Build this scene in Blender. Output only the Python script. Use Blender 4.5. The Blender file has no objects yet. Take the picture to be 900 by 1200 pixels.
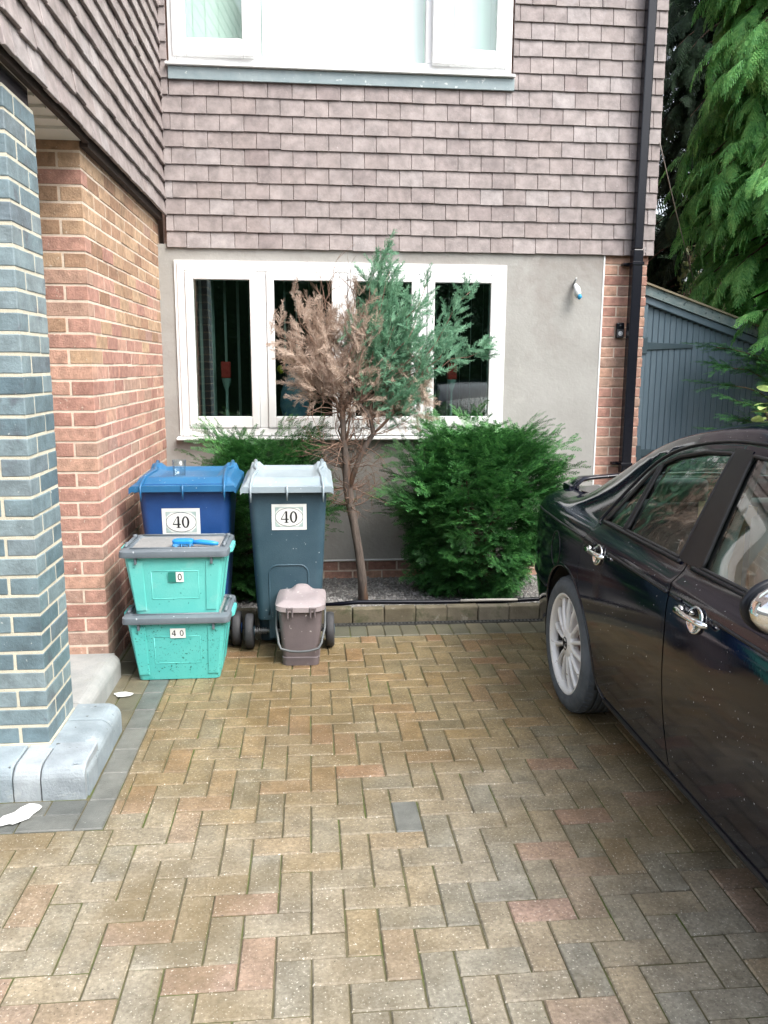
import bpy, math, random
import numpy as np
from mathutils import Vector, Matrix, geometry as mgeo
random.seed(7); RNG = np.random.default_rng(7)
PI = math.pi
scene = bpy.context.scene
COL = scene.collection

# ------------------------------------------------------------------ camera
CAM_H = 1.59
cd = bpy.data.cameras.new("camera"); cam = bpy.data.objects.new("camera", cd); COL.objects.link(cam)
yaw, pit, rol = math.radians(5.23475837), math.radians(10.20265588), math.radians(-0.28690899)
fw = np.array([math.sin(yaw)*math.cos(pit), math.cos(yaw)*math.cos(pit), -math.sin(pit)])
rt = np.array([math.cos(yaw), -math.sin(yaw), 0.0]); dn = np.cross(fw, rt)
rt2 = math.cos(rol)*rt + math.sin(rol)*dn; dn2 = -math.sin(rol)*rt + math.cos(rol)*dn
mw = Matrix.Identity(4)
for i in range(3):
    mw[i][0] = rt2[i]; mw[i][1] = -dn2[i]; mw[i][2] = -fw[i]
mw[2][3] = CAM_H
cam.matrix_world = mw
cd.sensor_fit = 'VERTICAL'; cd.sensor_height = 36.0; cd.lens = 36.0*947.568/1200
cd.clip_start = 0.03; cd.clip_end = 500
scene.camera = cam

# ------------------------------------------------------------------ materials
def _n(nt, t, loc=(0, 0), **kw):
    n = nt.nodes.new(t)
    for k, v in kw.items(): setattr(n, k, v)
    return n
def rgba(c): return (c[0], c[1], c[2], 1.0)
def mixc(nt, fac, a, b, blend='MIX'):
    m = _n(nt, 'ShaderNodeMix', data_type='RGBA', blend_type=blend)
    for sock, v in ((m.inputs[0], fac), (m.inputs[6], a), (m.inputs[7], b)):
        if hasattr(v, 'node'): nt.links.new(v, sock)
        elif isinstance(v, (int, float)): sock.default_value = v
        else: sock.default_value = rgba(v)
    return m.outputs[2]
def noise(nt, scale, detail=4.0, rough=0.55, vec=None, dist=0.0):
    n = _n(nt, 'ShaderNodeTexNoise'); n.inputs['Scale'].default_value = scale
    n.inputs['Detail'].default_value = detail; n.inputs['Roughness'].default_value = rough
    n.inputs['Distortion'].default_value = dist
    if vec is not None: nt.links.new(vec, n.inputs['Vector'])
    return n.outputs['Fac']
def mrange(nt, v, a, b, c=0.0, d=1.0):
    m = _n(nt, 'ShaderNodeMapRange'); nt.links.new(v, m.inputs[0])
    for i, x in enumerate((a, b, c, d)): m.inputs[1+i].default_value = x
    return m.outputs[0]
def math_(nt, op, a, b):
    m = _n(nt, 'ShaderNodeMath', operation=op)
    for s, v in ((m.inputs[0], a), (m.inputs[1], b)):
        if hasattr(v, 'node'): nt.links.new(v, s)
        else: s.default_value = v
    return m.outputs[0]
def new_mat(name):
    m = bpy.data.materials.new(name); m.use_nodes = True
    nt = m.node_tree; nt.nodes.clear()
    out = _n(nt, 'ShaderNodeOutputMaterial'); b = _n(nt, 'ShaderNodeBsdfPrincipled')
    nt.links.new(b.outputs[0], out.inputs[0])
    return m, nt, b
def coords(nt, stretch=None):
    tc = _n(nt, 'ShaderNodeTexCoord'); v = tc.outputs['Object']
    if stretch:
        mp = _n(nt, 'ShaderNodeMapping'); mp.inputs['Scale'].default_value = stretch
        nt.links.new(v, mp.inputs[0]); v = mp.outputs[0]
    return v
def mat(name, c1, c2=None, scale=6.0, rough=0.6, bump=0.0, bscale=60.0, ramp=None, islands=1.0, metallic=0.0, coat=0.0,
        spec=0.5, specks=None, stain=None, rough2=None, stretch=None, trans=None, zone=None, grain=0):
    """procedural surface: two-tone noise, optional per-island ramp, specks (colour, scale, threshold), stain (colour, scale, lo, hi)"""
    m, nt, b = new_mat(name); v = coords(nt, stretch)
    c2 = c2 or c1
    nf = mrange(nt, noise(nt, scale, 6, .6, v), .32, .68)
    col = mixc(nt, nf, c1, c2)
    if ramp:
        g = _n(nt, 'ShaderNodeNewGeometry'); cr = _n(nt, 'ShaderNodeValToRGB')
        nt.links.new(g.outputs['Random Per Island'], cr.inputs[0])
        el = cr.color_ramp.elements; cr.color_ramp.interpolation = 'LINEAR'
        while len(el) > 1: el.remove(el[-1])
        el[0].position = ramp[0][0]; el[0].color = rgba(ramp[0][1])
        for p, c in ramp[1:]:
            e = el.new(p); e.color = rgba(c)
        lum = mixc(nt, nf, (.72, .72, .72), (1.22, 1.22, 1.22))
        if grain: lum = mixc(nt, 1.0, lum, mixc(nt, mrange(nt, noise(nt, grain, 4, .7, v), .3, .7), (.62, .61, .58), (1.3, 1.3, 1.3)), 'MULTIPLY')
        col = mixc(nt, islands, col, mixc(nt, 1.0, cr.outputs[0], lum, 'MULTIPLY'))
    if stain:
        for sc_, s_, lo, hi in (stain if isinstance(stain, list) else [stain]):
            col = mixc(nt, mrange(nt, noise(nt, s_, 5, .65, v, .4), lo, hi), col, sc_)
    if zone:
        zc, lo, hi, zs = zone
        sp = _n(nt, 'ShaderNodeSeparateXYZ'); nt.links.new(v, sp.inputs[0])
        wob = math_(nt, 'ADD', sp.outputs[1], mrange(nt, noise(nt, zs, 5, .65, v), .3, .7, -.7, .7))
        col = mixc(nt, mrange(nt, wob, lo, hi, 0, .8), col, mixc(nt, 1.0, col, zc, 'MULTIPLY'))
    if specks:
        for sc_, s_, th in (specks if isinstance(specks, list) else [specks]):
            col = mixc(nt, mrange(nt, noise(nt, s_, 2, .5, v), th, th+.04), col, sc_)
    nt.links.new(col, b.inputs['Base Color'])
    if rough2 is not None:
        nt.links.new(mrange(nt, noise(nt, scale*1.7, 4, .6, v), .35, .65, rough, rough2), b.inputs['Roughness'])
    else: b.inputs['Roughness'].default_value = rough
    b.inputs['Metallic'].default_value = metallic
    b.inputs['Specular IOR Level'].default_value = spec
    b.inputs['Coat Weight'].default_value = coat; b.inputs['Coat Roughness'].default_value = .04
    if bump:
        bp = _n(nt, 'ShaderNodeBump'); bp.inputs['Strength'].default_value = bump; bp.inputs['Distance'].default_value = .01
        nt.links.new(noise(nt, bscale, 5, .65, v), bp.inputs['Height']); nt.links.new(bp.outputs[0], b.inputs['Normal'])
    return m
def leaf_mat(name, ramp, rough=.5, trans=.35, clump=2.0):
    """leaves: per-island hue plus larger clumps, half translucent"""
    m, nt, b = new_mat(name); v = coords(nt)
    g = _n(nt, 'ShaderNodeNewGeometry'); cr = _n(nt, 'ShaderNodeValToRGB')
    f = math_(nt, 'ADD', math_(nt, 'MULTIPLY', g.outputs['Random Per Island'], .5), math_(nt, 'MULTIPLY', mrange(nt, noise(nt, clump, 3, .5, v), .3, .7), .5))
    nt.links.new(f, cr.inputs[0])
    el = cr.color_ramp.elements
    while len(el) > 1: el.remove(el[-1])
    el[0].position = ramp[0][0]; el[0].color = rgba(ramp[0][1])
    for p, c in ramp[1:]:
        e = el.new(p); e.color = rgba(c)
    nt.links.new(cr.outputs[0], b.inputs['Base Color']); b.inputs['Roughness'].default_value = rough
    b.inputs['Specular IOR Level'].default_value = .35
    tr = _n(nt, 'ShaderNodeBsdfTranslucent'); nt.links.new(cr.outputs[0], tr.inputs[0])
    mx = _n(nt, 'ShaderNodeMixShader'); mx.inputs[0].default_value = trans
    out = [n for n in nt.nodes if n.type == 'OUTPUT_MATERIAL'][0]
    nt.links.new(b.outputs[0], mx.inputs[1]); nt.links.new(tr.outputs[0], mx.inputs[2]); nt.links.new(mx.outputs[0], out.inputs[0])
    return m
def glass_mat(name, tint=(.75, .85, .82), ior=1.5, rough=0.0, boost=1.0):
    """thin pane: fresnel reflection over a tinted see-through sheet"""
    m = bpy.data.materials.new(name); m.use_nodes = True; nt = m.node_tree; nt.nodes.clear()
    out = _n(nt, 'ShaderNodeOutputMaterial')
    t = _n(nt, 'ShaderNodeBsdfTransparent'); t.inputs[0].default_value = rgba(tint)
    g = _n(nt, 'ShaderNodeBsdfGlossy'); g.inputs['Roughness'].default_value = rough
    fr = _n(nt, 'ShaderNodeFresnel'); gm = _n(nt, 'ShaderNodeNewGeometry')
    nt.links.new(mrange(nt, gm.outputs['Backfacing'], 0, 1, ior, 1/ior), fr.inputs[0])
    mu = math_(nt, 'MULTIPLY', fr.outputs[0], boost)
    mx = _n(nt, 'ShaderNodeMixShader'); nt.links.new(mu, mx.inputs[0])
    nt.links.new(t.outputs[0], mx.inputs[1]); nt.links.new(g.outputs[0], mx.inputs[2]); nt.links.new(mx.outputs[0], out.inputs[0])
    return m

# ------------------------------------------------------------------ mesh helpers
class MB:
    """collects shapes, then links them as ONE mesh object"""
    def __init__(s): s.v = []; s.f = []; s.m = []; s.sm = []
    def add(s, verts, faces, mi=0, smooth=False):
        o = len(s.v); s.v.extend([tuple(map(float, p)) for p in verts])
        for f in faces:
            s.f.append(tuple(o+i for i in f)); s.m.append(mi); s.sm.append(smooth)
        return s
    def box(s, x0, x1, y0, y1, z0, z1, mi=0, jit=0.0):
        c = [(x0,y0,z0),(x1,y0,z0),(x1,y1,z0),(x0,y1,z0),(x0,y0,z1),(x1,y0,z1),(x1,y1,z1),(x0,y1,z1)]
        if jit: c = [tuple(a+random.uniform(-jit, jit) for a in p) for p in c]
        return s.add(c, [(0,3,2,1),(4,5,6,7),(0,1,5,4),(1,2,6,5),(2,3,7,6),(3,0,4,7)], mi)
    def hexa(s, c, mi=0):
        return s.add(c, [(0,3,2,1),(4,5,6,7),(0,1,5,4),(1,2,6,5),(2,3,7,6),(3,0,4,7)], mi)
    def tube(s, pts, r, n=8, mi=0, cap=True, smooth=True):
        pts = [Vector(p) for p in pts]; k = len(pts)
        rs = r if hasattr(r, '__len__') else [r]*k
        V = []; prev = None
        for i, p in enumerate(pts):
            d = (pts[min(i+1, k-1)] - pts[max(i-1, 0)])
            d = d.normalized() if d.length > 1e-9 else Vector((0, 0, 1))
            if prev is None:
                a = Vector((0, 0, 1)) if abs(d.z) < .9 else Vector((1, 0, 0)); u = d.cross(a).normalized()
            else:
                u = (prev - d*prev.dot(d)); u = u.normalized() if u.length > 1e-6 else d.orthogonal().normalized()
            prev = u; w = d.cross(u)
            for j in range(n):
                t = 2*PI*j/n; V.append(p + (u*math.cos(t) + w*math.sin(t))*rs[i])
        F = [(i*n+j, i*n+(j+1) % n, (i+1)*n+(j+1) % n, (i+1)*n+j) for i in range(k-1) for j in range(n)]
        if cap: F += [tuple(reversed(range(n))), tuple((k-1)*n+j for j in range(n))]
        return s.add(V, F, mi, smooth)
    def lathe(s, prof, n=24, c=(0, 0, 0), axis='z', mi=0, smooth=True, closed=False):
        V = []; k = len(prof)
        for r, h in prof:
            for j in range(n):
                t = 2*PI*j/n; a, b = r*math.cos(t), r*math.sin(t)
                p = (a, b, h) if axis == 'z' else ((h, a, b) if axis == 'x' else (a, h, b))
                V.append((c[0]+p[0], c[1]+p[1], c[2]+p[2]))
        rng = range(k if closed else k-1)
        F = [(i*n+j, i*n+(j+1) % n, ((i+1) % k)*n+(j+1) % n, ((i+1) % k)*n+j) for i in rng for j in range(n)]
        return s.add(V, F, mi, smooth)
    def prism(s, poly, a, b, axis='y', mi=0):
        """polygon in the two other axes extruded from a to b"""
        def P(p, h): return (p[0], h, p[1]) if axis == 'y' else ((h, p[0], p[1]) if axis == 'x' else (p[0], p[1], h))
        n = len(poly); V = [P(p, a) for p in poly] + [P(p, b) for p in poly]
        F = [(i, (i+1) % n, n+(i+1) % n, n+i) for i in range(n)] + [tuple(reversed(range(n))), tuple(range(n, 2*n))]
        return s.add(V, F, mi)
    def rings(s, rings, mi=0, smooth=False, cap0=True, cap1=True):
        n = len(rings[0]); V = [p for r in rings for p in r]; k = len(rings)
        F = [(i*n+j, i*n+(j+1) % n, (i+1)*n+(j+1) % n, (i+1)*n+j) for i in range(k-1) for j in range(n)]
        if cap0: F.append(tuple(reversed(range(n))))
        if cap1: F.append(tuple((k-1)*n+j for j in range(n)))
        return s.add(V, F, mi, smooth)
    def build(s, name, mats, parent=None, bevel=0.0, seg=1, loc=None, local=False, fix=True, angle=35):
        base = Vector((0, 0, 0))
        if parent is not None and not local: base = world_loc(parent)
        if loc is not None and parent is None: base = Vector(loc)
        me = bpy.data.meshes.new(name)
        me.from_pydata([(p[0]-base.x, p[1]-base.y, p[2]-base.z) for p in s.v], [], s.f)
        mats = mats if isinstance(mats, (list, tuple)) else [mats]
        for m in mats: me.materials.append(m)
        me.polygons.foreach_set('material_index', s.m); me.polygons.foreach_set('use_smooth', s.sm)
        if fix:
            import bmesh
            bm = bmesh.new(); bm.from_mesh(me); bmesh.ops.recalc_face_normals(bm, faces=bm.faces); bm.to_mesh(me); bm.free()
        me.update()
        return link(name, me, parent, base if parent is None else None, bevel, seg, angle)
def link(name, me, parent, loc=None, bevel=0.0, seg=1, angle=35):
    o = bpy.data.objects.new(name, me); COL.objects.link(o)
    if parent is not None: o.parent = parent
    elif loc is not None: o.location = loc
    if bevel:
        b = o.modifiers.new('bevel', 'BEVEL'); b.width = bevel; b.segments = seg; b.limit_method = 'ANGLE'; b.angle_limit = math.radians(angle)
    return o
def world_loc(o):
    v = Vector((0, 0, 0))
    while o is not None: v += o.location; o = o.parent
    return v
def np_mesh(name, V, F, mats, parent=None, loc=(0, 0, 0), mi=None, smooth=False, normals=None):
    """numpy arrays straight into a mesh; F is (m,3) or (m,4)"""
    base = world_loc(parent) if parent is not None else Vector(loc)
    V = np.asarray(V, np.float32) - np.array(base, np.float32)
    F = np.asarray(F, np.int32); k = F.shape[1]
    me = bpy.data.meshes.new(name)
    me.vertices.add(len(V)); me.vertices.foreach_set('co', V.ravel())
    me.loops.add(F.size); me.loops.foreach_set('vertex_index', F.ravel())
    me.polygons.add(len(F)); me.polygons.foreach_set('loop_start', np.arange(0, F.size, k, dtype=np.int32))
    try: me.polygons.foreach_set('loop_total', np.full(len(F), k, np.int32))
    except Exception: pass
    for m in (mats if isinstance(mats, (list, tuple)) else [mats]): me.materials.append(m)
    if mi is not None: me.polygons.foreach_set('material_index', np.asarray(mi, np.int32))
    me.polygons.foreach_set('use_smooth', np.full(len(F), smooth, bool))
    me.update(calc_edges=True); me.validate()
    if normals is not None: me.normals_split_custom_set_from_vertices([tuple(x) for x in np.asarray(normals, float)])
    return link(name, me, parent, base)
def thing(name, label, cat, loc=(0, 0, 0), rz=0.0, group=None):
    o = bpy.data.objects.new(name, None); COL.objects.link(o); o.empty_display_size = .1
    o.location = loc; o.rotation_euler = (0, 0, rz); tag(o, label, cat, group); return o
def tag(o, label, cat, group=None, kind=None):
    o['label'] = label; o['category'] = cat
    if group: o['group'] = group
    if kind: o['kind'] = kind
    return o
def struct(o, kind='structure', label=None):
    o['kind'] = kind
    if label: o['label'] = label
    return o
def rrect(x0, x1, y0, y1, z, r=.03, n=5):
    """rounded rectangle ring, counter-clockwise"""
    out = []
    for cx, cy, a in ((x1-r, y0+r, -PI/2), (x1-r, y1-r, 0), (x0+r, y1-r, PI/2), (x0+r, y0+r, PI)):
        for i in range(n+1):
            t = a + PI/2*i/n; out.append((cx+r*math.cos(t), cy+r*math.sin(t), z))
    return out
def merge_inst(protos, xf):
    """protos: list of (V,F); xf: list of (proto index, 3x3, pos) -> big arrays"""
    VV = []; FF = []; off = 0
    for pi_ in range(len(protos)):
        sel = [x for x in xf if x[0] == pi_]
        if not sel: continue
        V, F = protos[pi_]; R = np.array([x[1] for x in sel]); P = np.array([x[2] for x in sel])
        W = np.einsum('kij,nj->kni', R, V) + P[:, None, :]
        k, n = len(sel), len(V)
        VV.append(W.reshape(-1, 3)); FF.append((F[None] + (np.arange(k)*n)[:, None, None]).reshape(-1, F.shape[1]) + off); off += k*n
    return np.concatenate(VV), np.concatenate(FF)
def frame(d, up=(0, 0, 1), roll=0.0, s=1.0):
    """3x3 with columns: x along d, z near up"""
    d = np.array(d, float); d /= np.linalg.norm(d); u = np.array(up, float)
    y = np.cross(u, d)
    if np.linalg.norm(y) < 1e-4: y = np.cross([1, 0, 0], d)
    y /= np.linalg.norm(y); z = np.cross(d, y)
    c, q = math.cos(roll), math.sin(roll)
    return np.stack([d, c*y+q*z, -q*y+c*z], 1)*s
SUN_ROT, SKY, SUN, EXPO = 135, .15, .9, 1.74
# ------------------------------------------------------------------ setting materials
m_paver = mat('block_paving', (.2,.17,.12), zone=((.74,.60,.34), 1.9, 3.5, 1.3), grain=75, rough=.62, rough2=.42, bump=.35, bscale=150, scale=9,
    ramp=[(0,(0.220,0.211,0.176)),(.22,(0.251,0.231,0.182)),(.42,(0.270,0.240,0.185)),(.6,(0.251,0.227,0.176)),(.8,(0.275,0.233,0.165)),(.91,(0.270,0.209,0.160)),(.97,(0.303,0.215,0.171)),(1,(0.281,0.233,0.154))],
    stain=[((.135,.098,.042), .9, .46, .70), ((.085,.085,.06), 2.3, .60, .82)], specks=[((.55,.52,.45), 150, .665), ((.045,.04,.03), 130, .69)])
m_paver_dark = mat('charcoal_paving', (.10,.11,.105), (.15,.155,.145), scale=10, rough=.5, rough2=.35, bump=.35, bscale=150, specks=((.5,.5,.46), 95, .73), ramp=[(0,(.095,.102,.095)),(1,(.165,.168,.15))], islands=.8)
m_paver_edge = mat('edge_paving', (.1,.1,.08), (.16,.14,.10), scale=6, rough=.5, bump=.35, bscale=150, specks=((.5,.48,.42), 95, .73), ramp=[(0,(.085,.09,.065)),(1,(.165,.145,.095))], islands=.8)
m_joint = mat('mossy_joint_sand', (.075,.07,.036), (.125,.11,.062), scale=14, rough=.95, bump=.5, bscale=90, stain=((.07,.10,.02), 3, .5, .65))
m_ground = mat('ground_asphalt', (.05,.05,.05), (.07,.07,.065), scale=5, rough=.9, bump=.4, bscale=120)
m_mortar = mat('pale_mortar', (.60,.50,.41), (.72,.62,.51), scale=30, rough=.95, bump=.4, bscale=180, stain=((.36,.28,.20), 4, .55, .75))
m_mortar_cream = mat('cream_mortar', (.50,.47,.37), (.60,.57,.46), scale=25, rough=.95, bump=.4, bscale=180)
m_brick = mat('red_stock_brick', (.4,.2,.13), scale=24, rough=.88, bump=.6, bscale=110,
    ramp=[(0,(.33,.175,.135)),(.3,(.41,.225,.175)),(.55,(.45,.26,.20)),(.75,(.48,.29,.21)),(.9,(.38,.25,.19)),(1,(.34,.21,.17))],
    specks=((.55,.46,.38), 70, .70), stain=((.20,.11,.08), 5, .6, .8))
m_brick_tan = mat('tan_stock_brick', (.4,.26,.15), scale=24, rough=.88, bump=.6, bscale=110,
    ramp=[(0,(.28,.165,.105)),(.35,(.40,.26,.165)),(.7,(.47,.325,.21)),(1,(.34,.20,.13))], specks=((.55,.46,.36), 70, .70), stain=((.15,.10,.06), 5, .58, .75))
m_blue = mat('blue_engineering_brick', (.13,.18,.2), scale=16, rough=.55, rough2=.4, bump=.35, bscale=90, spec=.6,
    ramp=[(0,(.09,.14,.165)),(.3,(.13,.19,.215)),(.6,(.17,.23,.25)),(.85,(.215,.27,.285)),(.95,(.155,.20,.22)),(1,(.11,.145,.17))], specks=((.34,.38,.38), 60, .71), stain=((.09,.10,.12), 6, .58, .72))
m_tile = mat('mauve_clay_tile', (.3,.25,.25), scale=14, rough=.75, rough2=.6, bump=.25, bscale=80,
    ramp=[(0,(.232,.196,.19)),(.3,(.258,.222,.214)),(.6,(.282,.246,.238)),(.85,(.252,.212,.202)),(.95,(.315,.285,.28)),(1,(.232,.19,.184))], stain=((.33,.30,.30), 4.5, .60, .78), specks=((.5,.47,.46), 70, .74))
m_render = mat('grey_render', (.305,.30,.28), (.37,.365,.345), scale=2.6, rough=.95, bump=.35, bscale=35, stain=[((.255,.235,.215), 1.2, .5, .7), ((.42,.41,.385), 3.5, .62, .75)])
m_upvc = mat('white_upvc', (.80,.82,.82), (.84,.85,.85), scale=3, rough=.32, spec=.5)
m_lead = mat('lead_flashing', (.20,.265,.285), (.27,.33,.345), scale=8, rough=.6, bump=.25, bscale=40, specks=((.5,.55,.55), 28, .68))
m_black = mat('black_upvc', (.004,.005,.009), (.007,.008,.013), scale=5, rough=.25, spec=.35)
m_darkwood = mat('dark_brown_board', (.028,.018,.014), (.05,.032,.024), scale=12, rough=.85)
m_soffit = mat('cream_soffit', (.74,.72,.66), (.8,.78,.72), scale=4, rough=.6)
m_conc = mat('blue_grey_concrete', (.22,.27,.30), (.32,.36,.385), scale=7, rough=.88, bump=.45, bscale=120, ramp=[(0,(.21,.27,.30)),(.5,(.27,.31,.335)),(1,(.36,.39,.40))], islands=.75, specks=((.06,.07,.07), 26, .70), stain=((.44,.47,.46), 6, .6, .75))
m_conc_pale = mat('pale_concrete', (.25,.265,.26), (.34,.345,.335), scale=7, rough=.9, bump=.45, bscale=120, stain=((.27,.28,.26), 5, .55, .7))
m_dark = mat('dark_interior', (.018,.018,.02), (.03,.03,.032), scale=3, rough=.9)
m_kerb = mat('mossy_kerb_stone', (.11,.09,.055), (.20,.175,.125), scale=7, rough=.85, bump=.5, bscale=110, ramp=[(0,(.095,.08,.048)),(.5,(.14,.12,.08)),(1,(.18,.165,.125))], islands=.7, stain=[((.06,.065,.03), 7, .50, .66), ((.30,.28,.23), 11, .62, .74)])
m_soil = mat('dark_soil', (.13,.125,.12), (.20,.195,.19), scale=20, rough=.95, bump=.8, bscale=60)
m_stone = mat('grey_gravel', (.3,.3,.29), scale=20, rough=.85, ramp=[(0,(.17,.17,.17)),(.35,(.24,.237,.232)),(.7,(.29,.285,.275)),(.95,(.38,.37,.355)),(1,(.30,.26,.23))])
m_glass = glass_mat('window_glass', (.62,.74,.71), 1.5, boost=3.6)
m_glass_up = glass_mat('upper_window_glass', (.94,.985,.97), 1.5, boost=1.6)
m_roof = mat('brown_roof_tile', (.16,.11,.095), (.21,.15,.13), scale=10, rough=.85, bump=.4)

# ------------------------------------------------------------------ ground and drive
mb = MB(); mb.add([(-150,-150,-.035),(150,-150,-.035),(150,150,-.035),(-150,150,-.035)], [(0,1,2,3)])
struct(mb.build('ground', m_ground, fix=False))
mb = MB(); mb.add([(-4.5,-2.5,-.0062),(5.5,-2.5,-.0062),(5.5,4.82,-.0062),(-4.5,4.82,-.0062)], [(0,1,2,3)])
struct(mb.build('driveway_joints', m_joint, fix=False))
S_ = .098
mb = MB()
def paver(x0, x1, y0, y1, mi=0):
    g = .0024; x0 += g; x1 -= g; y0 += g; y1 -= g
    if x1-x0 < .012 or y1-y0 < .012: return
    dz = random.gauss(0, .0009); tx, ty = random.gauss(0, .0045), random.gauss(0, .005); cx, cy = (x0+x1)/2, (y0+y1)/2
    j = lambda: random.uniform(-.0012, .0012)
    def top(x, y): return dz + (x-cx)*tx + (y-cy)*ty
    ch = .0038
    P = [(x0+j(), y0+j()), (x1+j(), y0+j()), (x1+j(), y1+j()), (x0+j(), y1+j())]
    Q = [(P[0][0]+ch, P[0][1]+ch), (P[1][0]-ch, P[1][1]+ch), (P[2][0]-ch, P[2][1]-ch), (P[3][0]+ch, P[3][1]-ch)]
    V = [(p[0], p[1], -.03) for p in P] + [(p[0], p[1], top(*p)-.005) for p in P] + [(q[0], q[1], top(*q)) for q in Q]
    F = [(i, (i+1) % 4, 4+(i+1) % 4, 4+i) for i in range(4)] + [(4+i, 4+(i+1) % 4, 8+(i+1) % 4, 8+i) for i in range(4)] + [(8,9,10,11)]
    mb.add(V, F, mi)
BX, BY = -.735, 2.655          # edge of the charcoal border beside the porch
YK = 4.625                      # edge of the row of pavers along the kerb
def clip(x0, x1, y0, y1, mi):
    y1 = min(y1, YK)
    if y1 <= y0: return
    if x1 <= BX and y1 <= BY or x0 >= BX or y1 <= BY: return paver(x0, x1, y0, y1, mi)
    if x0 < BX < x1:
        if y0 >= BY: return paver(BX, x1, y0, y1, mi)
        paver(BX, x1, y0, y1, mi); return paver(x0, BX, y0, BY, mi)
    if x1 <= BX and y0 < BY: return paver(x0, x1, y0, BY, mi)
for i in range(-44, 54):
    for j in range(-36, 34):
        x, y = .281 + S_*i, 1.769 + S_*(j-2)
        k = (i+j) % 4
        mi = 1 if (i == 0 and j == 10) else 0
        if k == 0: clip(x, x+2*S_, y, y+S_, mi)
        elif k == 2: clip(x, x+S_, y, y+2*S_, mi)
for i in range(40):              # charcoal border along the porch kerb
    y = BY + .2*i
    if y < 4.6: paver(BX-.102, BX, y, min(y+.2, 4.6), 1)
    if 3.4 < y < 4.6: paver(BX-.205, BX-.102, y, min(y+.2, 4.6), 2); paver(BX-.308, BX-.205, y+.05, min(y+.25, 4.6), 2)
for i in range(20):
    x = BX-.102-.2*i
    paver(x-.2, x, BY, BY+.102, 1); paver(x-.2+.07, x+.07 if i else x, BY+.102, BY+.204, 1)
for i in range(-20, 40):         # header course along the garden kerb
    x = .02+.104*i
    paver(x, x+.104, YK, YK+.2, 2)
struct(mb.build('driveway', [m_paver, m_paver_dark, m_paver_edge], fix=False))
# spilt white paint on the dark border
mb = MB()
def blot(cx, cy, rx, ry, z, rot):
    n = 18; P = []
    for k in range(n):
        t = 2*PI*k/n; q = 1+random.uniform(-.28, .28); a, b = rx*q*math.cos(t), ry*q*math.sin(t)
        P.append((cx+a*math.cos(rot)-b*math.sin(rot), cy+a*math.sin(rot)+b*math.cos(rot), z))
    mb.add(P, [tuple(range(n))])
m_wp = mat('white_paint', (.75,.76,.74), (.6,.62,.6), scale=30, rough=.6)
for a, lab in (((-1.045, 2.755, .042, .088, .0085, -.6), 'larger slanting white paint splash on the charcoal border below the blue kerb'), ((-1.175, 2.735, .032, .075, .0085, -.5), 'white paint splash at the left edge of the photo on the charcoal border'), ((-.925, 3.83, .045, .03, .0085, .2), 'small white paint splash beside the far end of the porch kerb')):
    mb = MB(); blot(*a); tag(mb.build('paint_spill', m_wp, fix=False, loc=a[:3] if False else (a[0], a[1], a[4])), lab, 'paint spill', 'white paint splashes')

# drain slot and kerb
mb = MB(); mb.add([(-.6,4.828,-.006),(3.3,4.828,-.006),(3.3,4.862,-.006),(-.6,4.862,-.006)], [(0,1,2,3)])
x = -.6
while x < 3.3:
    mb.box(x, x+.011, 4.829, 4.861, -.005, .004, 1); x += .024
mb.box(-.6, 3.3, 4.823, 4.8285, -.02, .006, 1); mb.box(-.6, 3.3, 4.8615, 4.866, -.02, .006, 1)
struct(mb.build('drain_channel', [m_dark, mat('drain_plastic', (.035,.037,.035), (.06,.06,.055), scale=20, rough=.6)]))
mb = MB(); x = -.95
while x < 3.3:
    w = .2; d = random.uniform(-.004, .004)
    mb.box(x+.002, x+w-.0015, 4.868+d, 4.93+d, -.02, .098+random.uniform(-.004, .004), 0, .002); x += w
struct(mb.build('garden_kerb', m_kerb, bevel=.008, seg=2))
mb = MB(); mb.add([(-1.05,4.925,.055),(3.3,4.925,.055),(3.3,6.07,-.02),(-1.05,6.07,-.02)], [(0,1,2,3)])
struct(mb.build('garden_bed', m_soil, fix=False))
ico = []
def stone_proto():
    t = (1+5**.5)/2
    v = np.array([(-1,t,0),(1,t,0),(-1,-t,0),(1,-t,0),(0,-1,t),(0,1,t),(0,-1,-t),(0,1,-t),(t,0,-1),(t,0,1),(-t,0,-1),(-t,0,1)], float)
    v /= np.linalg.norm(v[0]); v *= RNG.uniform(.75, 1.2, (12, 1)); v *= np.array([1, .8, .6])
    f = np.array([(0,11,5),(0,5,1),(0,1,7),(0,7,10),(0,10,11),(1,5,9),(5,11,4),(11,10,2),(10,7,6),(7,1,8),(3,9,4),(3,4,2),(3,2,6),(3,6,8),(3,8,9),(4,9,5),(2,4,11),(6,2,10),(8,6,7),(9,8,1)])
    return v, f
protos = [stone_proto() for _ in range(6)]
xf = []
for _ in range(11000):
    x, y = random.uniform(-.9, 3.0), random.uniform(4.94, 6.03)
    s = random.uniform(.005, .011) if random.random() < .97 else random.uniform(.014, .022)
    xf.append((random.randrange(6), frame(RNG.normal(size=3)*[1,1,.25]+[.01,0,0], s=s), (x, y, .055-.075*(y-4.925)/1.145+random.uniform(.0, .006))))
V, F = merge_inst(protos, xf)
struct(np_mesh('gravel', V, F, m_stone, loc=(1, 5.4, .07), smooth=False), 'stuff', 'loose grey gravel covering the narrow bed below the window')
mb = MB(); mb.tube([(.02,4.985,.085),(.3,4.975,.108),(.7,4.965,.103),(1.2,4.97,.094),(1.45,4.985,.10),(2.4,4.98,.098)], .014, 10)
tag(mb.build('garden_hose', m_black, loc=(1.1,4.97,.09)), 'thin black hose lying on the gravel behind the kerb', 'hose')
mb = MB(); mb.tube([(.95,4.945,.112),(1.15,4.935,.116),(1.32,4.94,.112)], .009, 6)
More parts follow.
